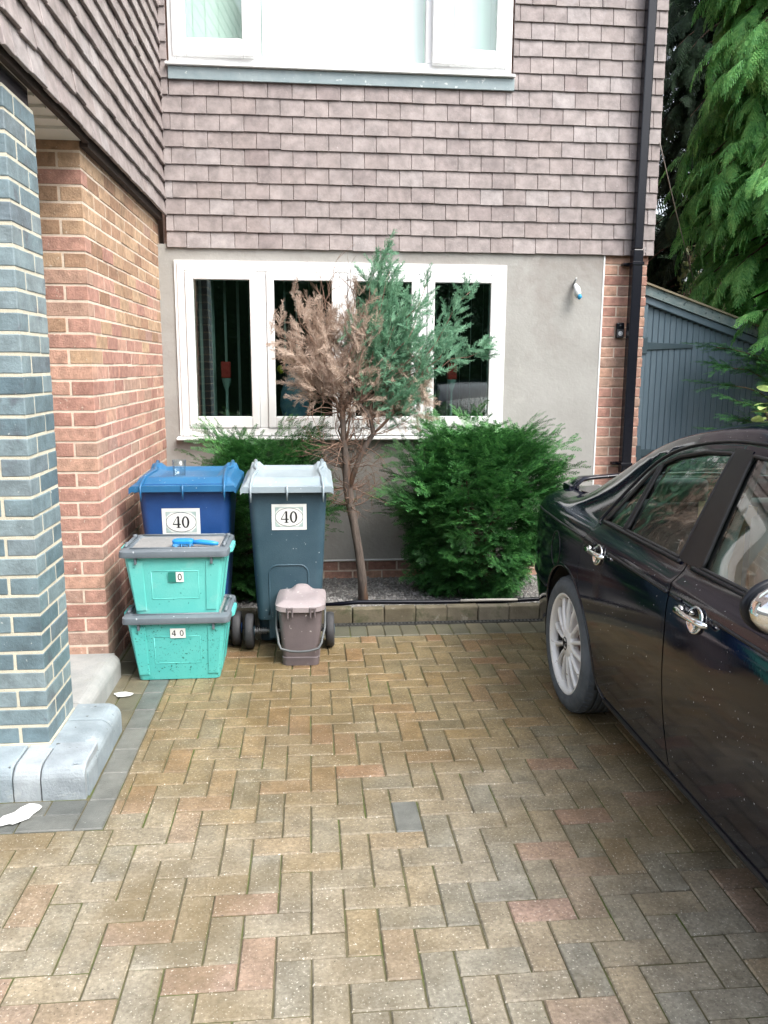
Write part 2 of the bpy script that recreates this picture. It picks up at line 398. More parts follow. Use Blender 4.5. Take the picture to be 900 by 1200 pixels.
tag(mb.build('stick', mat('pale_wood', (.42,.40,.36), (.5,.48,.44), rough=.8), loc=(1.1,4.94,.11)), 'pale stick lying on top of the garden kerb', 'stick')

# porch step: bullnose kerb blocks and floor
def bullnose(mb, L0, L1, face, axis, top=.13, depth=.2, out=1, mi=0):
    """block from L0 to L1 along axis; face = coordinate of the exposed face, body runs back by depth"""
    prof = [(0, -.02), (0, top-.055)] + [(.055-.055*math.cos(t), top-.055+.055*math.sin(t)) for t in np.linspace(.2, PI/2, 6)] + [(depth, top), (depth, -.02)]
    g = .003
    if axis == 'x': R = [[(L, face+d, z) for d, z in prof] for L in (L0+g, L0+g+.006, L1-g-.006, L1-g)]
    else: R = [[(face-d, L, z) for d, z in prof] for L in (L0+g, L0+g+.006, L1-g-.006, L1-g)]
    for r in (0, 3):
        R[r] = [(p[0], p[1], p[2]-.004) for p in R[r]]
    mb.rings(R, mi)
mb = MB()
xs = [-.843]; 
bullnose(mb, -.843-.165, -.846, 2.87, 'x', .128)
x = -.843-.165
for w in (.10,.125,.12,.12,.12,.12,.12,.12,.12,.12,.12,.12,.12): bullnose(mb, x-w, x, 2.87, 'x', .126+random.uniform(-.003,.003)); x -= w
y = 3.03
for w in (.25, .17): bullnose(mb, y, y+w, -.843+random.uniform(-.003, .003), 'y', .128+random.uniform(-.003,.003), .18); y += w
bullnose(mb, 2.895, 3.03, -.8425, 'y', .1275, .0225)
bullnose(mb, 3.46, 4.085, -.99, 'y', .13, .12, mi=1)
struct(mb.build('porch_kerb', [m_conc, m_conc_pale]))
mb = MB(); mb.add([(-3.2,3.06,.122),(-1.02,3.06,.122),(-1.02,4.1,.122),(-3.2,4.1,.122)], [(0,1,2,3)])
struct(mb.build('porch_floor', m_conc_pale, fix=False))

# ------------------------------------------------------------------ the house
house = thing('house', 'brick and tile hung house with a grey rendered wall and white windows', 'house', (0, 6.05, 0))
BL, BH, CO = .215, .065, .075
def bricks(mb, o, u, n, length, z0, z1, se, so, mi=0, pick=None, depth=.03, proud=.0):
    """stretcher courses on a face: o origin (x,y), u along, n outward; se/so = start on even/odd courses"""
    k = 0; z = z0
    while z < z1-.02:
        s = se if k % 2 == 0 else so
        while s < length-.02:
            e = min(s+BL, length); d = proud+random.uniform(-.0018, .0022)
            A = (o[0]+u[0]*s+n[0]*d, o[1]+u[1]*s+n[1]*d); B = (o[0]+u[0]*e+n[0]*d, o[1]+u[1]*e+n[1]*d)
            C = (B[0]-n[0]*depth, B[1]-n[1]*depth); D = (A[0]-n[0]*depth, A[1]-n[1]*depth)
            q = [random.uniform(-.0015, .0015) for _ in range(4)]; zt = min(z+BH, z1)
            mb.hexa([(A[0],A[1],z+q[0]),(B[0],B[1],z+q[1]),(C[0],C[1],z+q[1]),(D[0],D[1],z+q[0]),(A[0],A[1],zt+q[2]),(B[0],B[1],zt+q[3]),(C[0],C[1],zt+q[3]),(D[0],D[1],zt+q[2])],
                    mi if pick is None else pick(z))
            s = e+.01
        z += CO; k += 1
# wing: front face y=4.10, side face x=-1.05
mb = MB(); WX, WY, WT = -1.05, 4.10, 2.66
def pick(z): return 1 if random.random() < min(max((z-1.55)/.6, 0), 1)*.92 else 0
k = 0; z = .02
while z < WT-.02:
    mi = pick(z); zt = min(z+BH, WT); d = random.uniform(-.0015, .0015)
    if k % 2 == 0: mb.box(WX-BL, WX+d, WY-d, WY+.1025, z, zt, mi)
    else: mb.box(WX-.1025, WX+d, WY-d, WY+BL, z, zt, mi)
    z += CO; k += 1
bricks(mb, (WX, WY), (-1, 0), (0, -1), 2.2, .02, WT, .225, .1125, pick=pick)
bricks(mb, (WX, WY), (0, 1), (1, 0), 1.985, .02, WT, .1125, .225, pick=pick)
w = mb.build('brick_wall', [m_brick, m_brick_tan], house, bevel=.0025)
w['label'] = 'red and tan brick side wall of the porch wing'
mb = MB(); mb.box(-3.25, WX-.0028, WY+.0028, 6.3, -.02, WT); mb.build('mortar', m_mortar, w)
# right hand brick strip, plinth and the plain gable side
mb = MB()
bricks(mb, (2.185, 6.05), (1, 0), (0, -1), .335, .02, 2.42, -.11, 0)
V0 = [v for v in mb.v]
bricks(mb, (-1.03, 6.05), (1, 0), (0, -1), 3.20, -.03, .12, 0, -.11)
bricks(mb, (2.52, 6.082), (0, 1), (1, 0), 1.2, .02, 2.42, 0, .11)
mb.v = [(max(v[0], 2.187) if v[2] > .13 else v[0], v[1], v[2]) for v in mb.v]
w2 = mb.build('brick_wall', m_brick, house, bevel=.0035); w2['label'] = 'narrow red brick strip and low plinth of the rear wall'
mb = MB(); mb.box(2.15, 2.514, 6.056, 7.3, -.02, 2.42); mb.box(-1.05, 2.15, 6.053, 6.16, -.05, .132)
mb.build('mortar', m_mortar, w2)
# rendered wall round the lower window
LX0, LX1, LZ0, LZ1 = -.925, 1.427, 1.085, 2.303
mb = MB(); yf = 6.032
mb.box(-1.055, LX0, yf, 6.3, .135, 2.43); mb.box(LX1, 2.172, yf, 6.3, .135, 2.43)
mb.box(LX0, LX1, yf, 6.3, .135, LZ0-.02); mb.box(LX0, LX1, yf, 6.3, LZ1, 2.43)
rw = mb.build('rendered_wall', m_render, house)
mb = MB(); mb.box(2.1725, 2.183, yf-.004, 6.06, .135, 2.41); mb.box(-1.03, 2.172, yf-.004, 6.05, .123, .1345)
mb.build('render_bead', m_upvc, rw)
# backing walls above
UX0, UX1, UZ0, UZ1 = -.925, 1.433, 3.60, 4.74
mb = MB()
for a in ((-1.0, UX0, 2.46, 5.1), (UX1, 2.50, 2.46, 5.1), (UX0, UX1, 2.46, UZ0-.01), (UX0, UX1, UZ1, 5.1)):
    mb.box(a[0], a[1], 6.07, 6.3, a[2], a[3])
mb.box(2.40, 2.50, 6.3, 12, 2.42, 5.1); mb.box(-3.2, 2.5, 11.9, 12, 0, 5.1)
mb.box(-3.2, -1.01, 3.02, 6.06, 2.70, 5.1)
mb.build('wall', m_brick, house)
# tile hanging
TG, TW = .1105, .1665
def tiles(mb, o, u, n, length, z0, z1, ph=0.0, jz=.002, hole=None, tl=.165, u_min=0.0, th=.009, out=.022):
    r = 0; z = z0
    while z < z1:
        s = u_min - TW*(.5 if r % 2 else 0) - ph
        while s < length:
            a, b = max(s+.0012, u_min), min(s+TW-.0012, length); s += TW
            if b-a < .02: continue
            zz = z+random.gauss(0, jz); zt = min(zz+tl, 5.08)
            segs = [(a, b, zz, zt)]
            if hole:
                h0, h1, hz0, hz1 = hole
                if zz < hz1 and zt > hz0 and b > h0 and a < h1:
                    segs = []
                    if a < h0: segs.append((a, h0, zz, zt))
                    if b > h1: segs.append((h1, b, zz, zt))
                    if zz < hz0-.02: segs.append((max(a, h0), min(b, h1), zz, hz0))
            for a_, b_, q0, q1 in segs:
                if b_-a_ < .012: continue
                t = random.gauss(0, .001*jz/.0018); tw = random.gauss(0, .0008); rl = random.gauss(0, .0006)
                lo, hi = out+t, out+t-.8*out*(q1-q0)/.165
                def P(uu, d, z_): return (o[0]+u[0]*uu+n[0]*d, o[1]+u[1]*uu+n[1]*d, z_)
                V = [P(a_,lo-th-tw,q0-rl),P(b_,lo-th+tw,q0+rl),P(b_,lo+tw,q0+rl),P(a_,lo-tw,q0-rl), P(a_,hi-th-tw,q1),P(b_,hi-th+tw,q1),P(b_,hi+tw,q1),P(a_,hi-tw,q1)]
                mb.hexa(V)
        z += TG; r += 1
mb = MB()
tiles(mb, (-.985, 6.034), (1, 0), (0, -1), 3.53, 2.404, 5.05, .03, .0012, hole=(UX0-.012+.985, UX1+.012+.985, 3.545, UZ1+.02))
t1 = mb.build('tile_hanging', m_tile, house, bevel=.0025); t1['label'] = 'mauve tile hanging on the rear wall'
mb = MB(); OY = 2.955
tiles(mb, (-1.010, OY), (0, 1), (1, 0), 3.09, 2.615, 5.05, .06, .0026, tl=.165, th=.018, out=.036)
tiles(mb, (-1.0, OY), (-1, 0), (0, -1), 2.2, 2.615, 5.05, 0, .003)
t2 = mb.build('tile_hanging', m_tile, house, bevel=.0025); t2['label'] = 'mauve tile hanging on the jettied side wall over the porch'
# soffit, beam, drip board
mb = MB()
mb.box(-3.2, -1.03, 2.965, 4.098, 2.612, 2.64)
for i in range(4): mb.box(-3.2, -1.04, 3.42+.15*i, 3.44+.15*i, 2.600, 2.6115)
mb.build('soffit', m_soffit, house)
mb = MB(); mb.box(-1.048, -1.012, 4.10, 6.03, 2.585, 2.64); mb.box(-1.03, -1.006, 2.965, 4.10, 2.60, 2.645)
mb.build('drip_board', m_darkwood, house)
mb = MB(); mb.box(-3.2, -1.045, 3.09, 3.38, 2.535, 2.61); mb.build('beam', m_black, house)
# pillar
pil = MB(); z = .133; k = 0; PX, PY, PS = -1.03, 3.065, .3275
while z < 2.53:
    zt = min(z+BH, 2.533)
    A = [(-.1025,0,0,BL),(-BL,0,.225,PS),(-PS,-.225,.1125,PS),(-PS,-.1125,0,.1025)]
    B = [(-BL,0,0,.1025),(-.1025,0,.1125,PS),(-PS,-.1125,.225,PS),(-PS,-.225,0,BL)]
    for x0, x1, y0, y1 in (A if k % 2 == 0 else B):
        d = random.uniform(-.001, .001); pil.box(PX+x0+d, PX+x1+d, PY+y0-d, PY+y1-d, z, zt, 0, .001)
    z += CO; k += 1
pl = pil.build('brick_pillar', m_blue, house, bevel=.004, seg=2); pl['label'] = 'blue grey brick porch pillar with cream mortar'
mb = MB(); mb.box(PX-PS+.0025, PX-.0025, PY+.0025, PY+PS-.0025, .11, 2.534); mb.box(PX-PS-.003, PX+.004, PY-.004, PY+PS+.003, .115, .1325)
mb.build('mortar', m_mortar_cream, pl)
# eaves and roof (above the picture)
mb = MB(); mb.box(-1.0, 2.75, 5.8, 6.1, 5.1, 5.22); mb.build('eaves', m_upvc, house)
mb = MB(); mb.hexa([(-3.4,5.7,5.23),(2.8,5.7,5.23),(2.8,9,7.2),(-3.4,9,7.2),(-3.4,5.7,5.31),(2.8,5.7,5.31),(2.8,9,7.28),(-3.4,9,7.28)])
mb.hexa([(-3.4,9.002,7.2),(2.8,9.002,7.2),(2.8,12.3,5.23),(-3.4,12.3,5.23),(-3.4,9.002,7.28),(2.8,9.002,7.28),(2.8,12.3,5.31),(-3.4,12.3,5.31)])
mb.build('roof', m_roof, house)
# rooms behind the windows: open fronted dark boxes
mb = MB()
def room(x0, x1, y0, y1, z0, z1):
    mb.add([(x0,y0,z0),(x1,y0,z0),(x1,y1,z0),(x0,y1,z0),(x0,y0,z1),(x1,y0,z1),(x1,y1,z1),(x0,y1,z1)], [(0,1,2,3),(4,7,6,5),(1,5,6,2),(2,6,7,3),(3,7,4,0)])
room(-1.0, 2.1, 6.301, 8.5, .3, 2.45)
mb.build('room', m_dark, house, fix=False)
mb = MB(); room(-1.0, 2.1, 6.301, 8.5, 2.7, 5.0)
mb.build('room', mat('pale_room', (.5,.55,.52), rough=.9), house, fix=False)

# lower window
win = MB()
y0, y1 = 6.012, 6.10
x0, x1, z0, z1 = LX0, LX1, LZ0, LZ1
win.box(x0, x0+.052, y0, y1, z0, z1); win.box(x1-.052, x1, y0, y1, z0, z1)
win.box(x0+.052, x1-.052, y0, y1, z0, z0+.055); win.box(x0+.052, x1-.052, y0, y1, z1-.055, z1)
panes = [(-.813,-.42),(-.247,.165),(.335,.743),(.915,1.328)]
PZ0, PZ1 = 1.225, 2.19
for i in range(3):
    c = (panes[i][1]+panes[i+1][0])/2; win.box(c-.03, c+.03, y0+.002, y1, z0+.055, z1-.055)
wf = win.build('window', m_upvc, house, bevel=.006, seg=2); wf['label'] = 'white four light ground floor window'
for i, (a, b) in enumerate(panes):
    mb = MB(); L = x0+.054 if i == 0 else (panes[i-1][1]+a)/2+.032; R_ = x1-.054 if i == 3 else (b+panes[i+1][0])/2-.032
    Z0, Z1 = z0+.057, z1-.057; f = y0-.008
    mb.box(L, a, f, y1-.01, Z0, Z1); mb.box(b, R_, f, y1-.01, Z0, Z1); mb.box(a, b, f, y1-.01, Z0, PZ0); mb.box(a, b, f, y1-.01, PZ1, Z1)
    mb.build('casement', m_upvc, wf, bevel=.007, seg=2)
    mb = MB(); mb.box(a-.004, b+.004, f+.022, f+.028, PZ0-.004, PZ1+.004)
    mb.build('pane', m_glass, wf)
mb = MB(); mb.hexa([(-.965,5.965,1.055),(1.467,5.965,1.055),(1.467,6.06,1.06),(-.965,6.06,1.06),(-.965,5.965,1.072),(1.467,5.965,1.072),(1.467,6.06,1.083),(-.965,6.06,1.083)])
mb.build('sill', m_upvc, wf, bevel=.004)
mb = MB()
mb.box(x0-.018, x0-.001, 6.02, 6.034, z0, z1+.018); mb.box(x1+.001, x1+.018, 6.02, 6.034, z0, z1+.018); mb.box(x0-.001, x1+.001, 6.02, 6.034, z1+.001, z1+.018)
mb.build('trim', m_upvc, wf)
# upper window
win = MB(); x0, x1, z0, z1 = UX0, UX1, UZ0, UZ1; y0, y1 = 6.02, 6.10
win.box(x0, x0+.05, y0, y1, z0, z1); win.box(x1-.05, x1, y0, y1, z0, z1); win.box(x0+.05, x1-.05, y0, y1, z0, z0+.06); win.box(x0+.05, x1-.05, y0, y1, z1-.06, z1)
win.box(-.365, -.305, y0+.002, y1, z0+.06, z1-.06); win.box(.825, .885, y0+.002, y1, z0+.06, z1-.06)
wu = win.build('window', m_upvc, house, bevel=.006, seg=2); wu['label'] = 'white upper window with both side casements ajar'
mb = MB(); mb.hexa([(x0-.02,5.975,z0-.02),(x1+.02,5.975,z0-.02),(x1+.02,6.06,z0-.016),(x0-.02,6.06,z0-.016),(x0-.02,5.975,z0),(x1+.02,5.975,z0),(x1+.02,6.06,z0-.002),(x0-.02,6.06,z0-.002)])
mb.build('sill', m_upvc, wu, bevel=.004)
def casement(xa, xb, ga, gb, gz, hinge, ang):
    hx = xa if hinge == 'l' else xb; c, s = math.cos(ang), math.sin(ang)
    def rot(mb):
        out = []
        for x, y, z in mb.v:
            dx, dy = x-hx, y-(y0+.01); sg = 1 if hinge == 'l' else -1
            out.append((hx+dx*c+sg*dy*s, y0+.01-sg*dx*s+dy*c, z))
        mb.v = out
    mb = MB(); f0, f1 = y0-.018, y0+.03; Za, Zb = z0+.045, z1-.05
    mb.box(xa, ga, f0, f1, Za, Zb); mb.box(gb, xb, f0, f1, Za, Zb); mb.box(ga, gb, f0, f1, Za, gz); mb.box(ga, gb, f0, f1, Zb-.1, Zb)
    rot(mb); o = mb.build('casement', m_upvc, wu, bevel=.007, seg=2)
    mb = MB(); mb.box(ga-.004, gb+.004, f0+.02, f0+.026, gz-.004, Zb-.096); rot(mb); mb.build('pane', m_glass_up, wu)
casement(-.895, -.345, -.804, -.425, 3.756, 'l', math.radians(3.2))
casement(.865, 1.395, .985, 1.315, 3.752, 'r', math.radians(3.5))
mb = MB(); mb.box(-.303, .823, y0+.03, y0+.036, z0+.062, z1-.062); mb.build('pane', m_glass_up, wu)
mb = MB(); mb.box(x0-.005, x1+.02, 6.0, 6.012, 3.497, 3.579); mb.build('flashing', m_lead, house, bevel=.003)
# downpipe
mb = MB(); px0, px1, py0, py1 = 2.356, 2.432, 5.925, 6.0
mb.box(px0+.005, px1-.005, py0+.005, py1, 2.44, 5.1); mb.box(px0, px1, py0, py1, .0, 2.44)
dp = mb.build('downpipe', m_black, house, bevel=.008, seg=2)
for z in (.865, 2.34, 4.3):
    mb = MB(); mb.box(px0-.006, px1+.006, py0-.006, 6.05, z-.012, z+.012); mb.box(px0-.045, px0-.004, 6.0, 6.05, z-.01, z+.01)
    mb.tube([(px0-.04, 5.995, z), (px0-.04, 5.972, z)], .007, 8); mb.build('bracket', m_black, dp, bevel=.003)

# blinds inside the windows
def blind(name, label, x0, x1, z0, z1, y, step, ang, m, wdt=.085):
    mb = MB(); x = x0
    c, s = math.cos(ang)*wdt/2, math.sin(ang)*wdt/2
    while x < x1:
        dx = random.uniform(-.006, .006); a = random.uniform(-.06, .06)
        cc, ss = math.cos(ang+a)*wdt/2, math.sin(ang+a)*wdt/2
        mb.add([(x+dx-cc,y-ss,z0),(x+dx+cc,y+ss,z0),(x+dx+cc,y+ss,z1),(x+dx-cc,y-ss,z1)], [(0,1,2,3)]); x += step
    mb.box(x0-.04, x1, y-.02, y+.02, z1, z1+.03)
    return tag(mb.build(name, m, loc=((x0+x1)/2, y, z0), fix=False), label, 'blind')
m_slat = mat('grey_blind_fabric', (.66,.68,.68), (.74,.75,.75), scale=6, rough=.9)
m_slat2 = mat('white_blind_fabric', (.72,.88,.80), (.78,.9,.84), scale=6, rough=.9)
blind('vertical_blind', 'dark open vertical blind behind the ground floor window', -.88, 1.40, 1.14, 2.24, 6.235, .088, math.radians(83), m_slat)
blind('vertical_blind', 'pale closed vertical blind behind the upper window', -.90, 1.42, 3.64, 4.68, 6.15, .0865, math.radians(3), m_slat2, .09)
mb = MB(); mb.box(-.30, .82, 6.125, 6.13, 3.66, 4.68); mb.tube([(-.30, 6.128, 3.665), (.82, 6.128, 3.665)], .009, 8)  # white panel added so the middle pane looks blown out
tag(mb.build('white_pane_backing', mat('blown_white_panel', (.92,.93,.93), rough=.9), loc=(.26, 6.128, 3.66)), 'plain white panel added behind the middle of the upper window for its blown-out glare', 'blind')
# things on the inside sill
m_red = mat('red_wax', (.55,.02,.025), (.62,.04,.04), rough=.5)
m_clear = glass_mat('clear_glass', (.86,.93,.92), 1.45)
for x, zc, lab in ((-.615, 1.56, 'red candle on a glass holder in the leftmost window pane'), (1.075, 1.555, 'red candle on a glass holder in the rightmost window pane, behind the shrub')):
    t = thing('candle', lab, 'candle', (x, 6.16, 1.16), group='candles on the window sill')
    mb = MB(); mb.box(x-.034, x+.034, 6.125, 6.19, zc-.06, zc+.06); mb.build('wax', m_red, t, bevel=.008, seg=2)
    mb = MB(); mb.lathe([(.045,1.16),(.04,1.17),(.01,1.19),(.008,1.40),(.03,1.47),(.036,1.497)], 14, (x, 6.158, 0)); mb.build('holder', mat('etched_glass', (.38,.45,.45), (.5,.56,.56), rough=.2), t)
m_petal = mat('yellow_petals', (.65,.45,.03), rough=.6)
t = thing('vase', 'blue vase of yellow flowers behind the second window pane', 'vase', (-.13, 6.17, 1.16))
mb = MB(); mb.lathe([(.05,1.16),(.085,1.20),(.11,1.30),(.10,1.40),(.06,1.50),(.045,1.56),(.06,1.60)], 18, (-.115, 6.165, 0)); mb.build('pot', mat('blue_glaze', (.12,.28,.55), (.45,.55,.70), scale=14, rough=.25), t)
for k in range(9):
    mb = MB(); cx, cz = -.16+random.uniform(-.07,.07), 1.57+random.uniform(-.03,.07)
    mb.lathe([(.0,.0),(.016,.004),(.02,.012),(.012,.02),(0,.022)], 8, (cx, 6.13+random.uniform(-.02,.03), cz), axis='y')
    mb.build('flower', m_petal, t)

# doorbell and outside tap stub
t = thing('doorbell', 'black video doorbell with a round button on the brick strip', 'doorbell', (2.325, 6.05, 1.86))
mb = MB(); mb.box(2.294, 2.356, 6.022, 6.049, 1.808, 1.922); mb.build('case', m_black, t, bevel=.008, seg=2)
mb = MB(); mb.box(2.298, 2.352, 6.019, 6.0225, 1.812, 1.873); mb.build('faceplate', mat('satin_steel', (.10,.105,.115), rough=.35, metallic=.8), t, bevel=.002)
mb = MB(); mb.lathe([(.017,6.0195),(.017,6.016),(.011,6.016),(.011,6.0195)], 20, (2.325, 0, 1.842), axis='y', closed=True); mb.lathe([(0,6.0185),(.009,6.0185),(.009,6.0195)], 16, (2.325,0,1.842), axis='y')
mb.build('button', mat('pale_ring', (.7,.72,.74), rough=.3), t)
mb = MB(); mb.lathe([(0,6.0185),(.011,6.0185),(.011,6.022)], 16, (2.325,0,1.897), axis='y'); mb.build('lens', mat('dark_lens', (.02,.02,.025), rough=.08), t)
t = thing('outdoor_tap', 'stub of pipe in white wrap with a blue tip on the render', 'tap', (1.965, 6.03, 2.13))
mb = MB(); mb.tube([(1.958,6.04,2.185),(1.957,6.0,2.185),(1.96,5.975,2.16),(1.965,5.972,2.125),(1.972,5.985,2.095)], [.008,.014,.024,.028,.016], 10); mb.build('wrap', mat('white_wrap', (.75,.76,.76), (.55,.6,.62), scale=40, rough=.5, bump=.8, bscale=60), t)
mb = MB(); mb.tube([(1.975,5.962,2.118),(1.98,5.955,2.098),(1.972,5.96,2.082)], [.012,.018,.008], 8); mb.build('tip', mat('blue_plastic_tip', (.03,.30,.55), rough=.4), t)
mb = MB(); mb.tube([(1.955,6.03,2.20),(1.953,5.99,2.225),(1.957,5.985,2.24)], [.01,.008,.005], 8); mb.build('stub', mat('grey_pipe', (.4,.41,.41), rough=.5), t)
# ------------------------------------------------------------------ bins and boxes
def digit0(cx, cz, h, serif=True, w=None):
    """outline pairs for a 0: list of convex quads (x,z)"""
    w = w or h*.62; Q = []; n = 28
    for i in range(n):
        a, b = 2*PI*i/n, 2*PI*(i+1)/n
        def o(t): return (cx+w/2*math.cos(t), cz+h/2*math.sin(t))
        def q(t):
            iw, ih = (w*.24, h*.40) if serif else (w*.27, h*.36)
            return (cx+iw*math.cos(t), cz+ih*math.sin(t))
        Q.append((o(a), o(b), q(b), q(a)))
    return Q
def digit4(cx, cz, h, serif=True):
    w = h*.66; L, R = cx-w/2, cx+w/2; sx = cx+w*.08; sw = w*.24; b, t = cz-h/2, cz+h/2; by = b+h*.27; th = h*(.09 if serif else .15)
    Q = [((sx,b),(sx+sw,b),(sx+sw,t),(sx,t)), ((L,by),(sx,by),(sx,by+th),(L,by+th)), ((sx+sw,by),(R,by),(R,by+th),(sx+sw,by+th))]
    k = w*(.10 if serif else .2)
    Q.append(((L,by+th),(L+k,by+th),(sx,t-k*1.2),(sx,t)))
    if serif: Q += [((sx-w*.14,b),(sx,b),(sx,b+h*.06),(sx-w*.14,b+h*.06)), ((sx+sw,b),(sx+sw+w*.14,b),(sx+sw+w*.14,b+h*.06),(sx+sw,b+h*.06))]
    return Q
m_sticker = mat('white_sticker', (.80,.81,.78), (.74,.76,.73), scale=9, rough=.45)
m_ink = mat('black_ink', (.012,.012,.014), rough=.5)
m_sage = mat('sage_border', (.38,.50,.48), (.45,.56,.53), scale=20, rough=.5)
m_greensq = mat('dark_green_print', (.02,.20,.16), rough=.5)
def flat(mb, Q, P, mi=0):
    for q in Q: mb.add([P(*p) for p in q], [(0,1,2,3)], mi)
def house_sticker(parent, P, cx, cz, w, h, digits_h):
    """P maps (x, z, lift) to the surface"""
    mb = MB(); mb.add([P(cx-w/2,cz-h/2,.0012),P(cx+w/2,cz-h/2,.0012),P(cx+w/2,cz+h/2,.0012),P(cx-w/2,cz+h/2,.0012)], [(0,1,2,3)])
    st = mb.build('number_sticker', m_sticker, parent, local=True, fix=False)
    mb = MB(); l = .0018; p = lambda x, z: P(x, z, l)
    fx, fz, t = w*.40, h*.38, .004
    for a in ((-fx,-fx+t,-fz,fz),(fx-t,fx,-fz,fz),(-fx,fx,-fz,-fz+t),(-fx,fx,fz-t,fz)):
        mb.add([p(cx+a[0],cz+a[2]),p(cx+a[1],cz+a[2]),p(cx+a[1],cz+a[3]),p(cx+a[0],cz+a[3])], [(0,1,2,3)])
    for sx in (-1,1):
        for sz in (-1,1):
            x0, z0 = cx+sx*fx, cz+sz*fz
            mb.add([p(x0,z0),p(x0-sx*w*.16,z0),p(x0,z0-sz*h*.2)], [(0,1,2)])
    mb.build('border', m_sage, st, local=True, fix=False)
    mb = MB(); l2 = .0024; n = 40; a, b = w*.40, h*.36
    mb.add([P(cx+a*math.cos(2*PI*i/n), cz+b*math.sin(2*PI*i/n), l2) for i in range(n)], [tuple(range(n))])
    mb.build('oval', m_sticker, st, local=True, fix=False)
    mb = MB(); pp = lambda x, z: P(x, z, .003)
    for i in range(n):
        t0, t1 = 2*PI*i/n, 2*PI*(i+1)/n
        mb.add([pp(cx+a*math.cos(t0),cz+b*math.sin(t0)),pp(cx+a*math.cos(t1),cz+b*math.sin(t1)),pp(cx+(a-.0022)*math.cos(t1),cz+(b-.0022)*math.sin(t1)),pp(cx+(a-.0022)*math.cos(t0),cz+(b-.0022)*math.sin(t0))], [(0,1,2,3)])
    flat(mb, digit4(cx-digits_h*.36, cz, digits_h)+digit0(cx+digits_h*.36, cz, digits_h), pp)
    mb.build('digits', m_ink, st, local=True, fix=False)

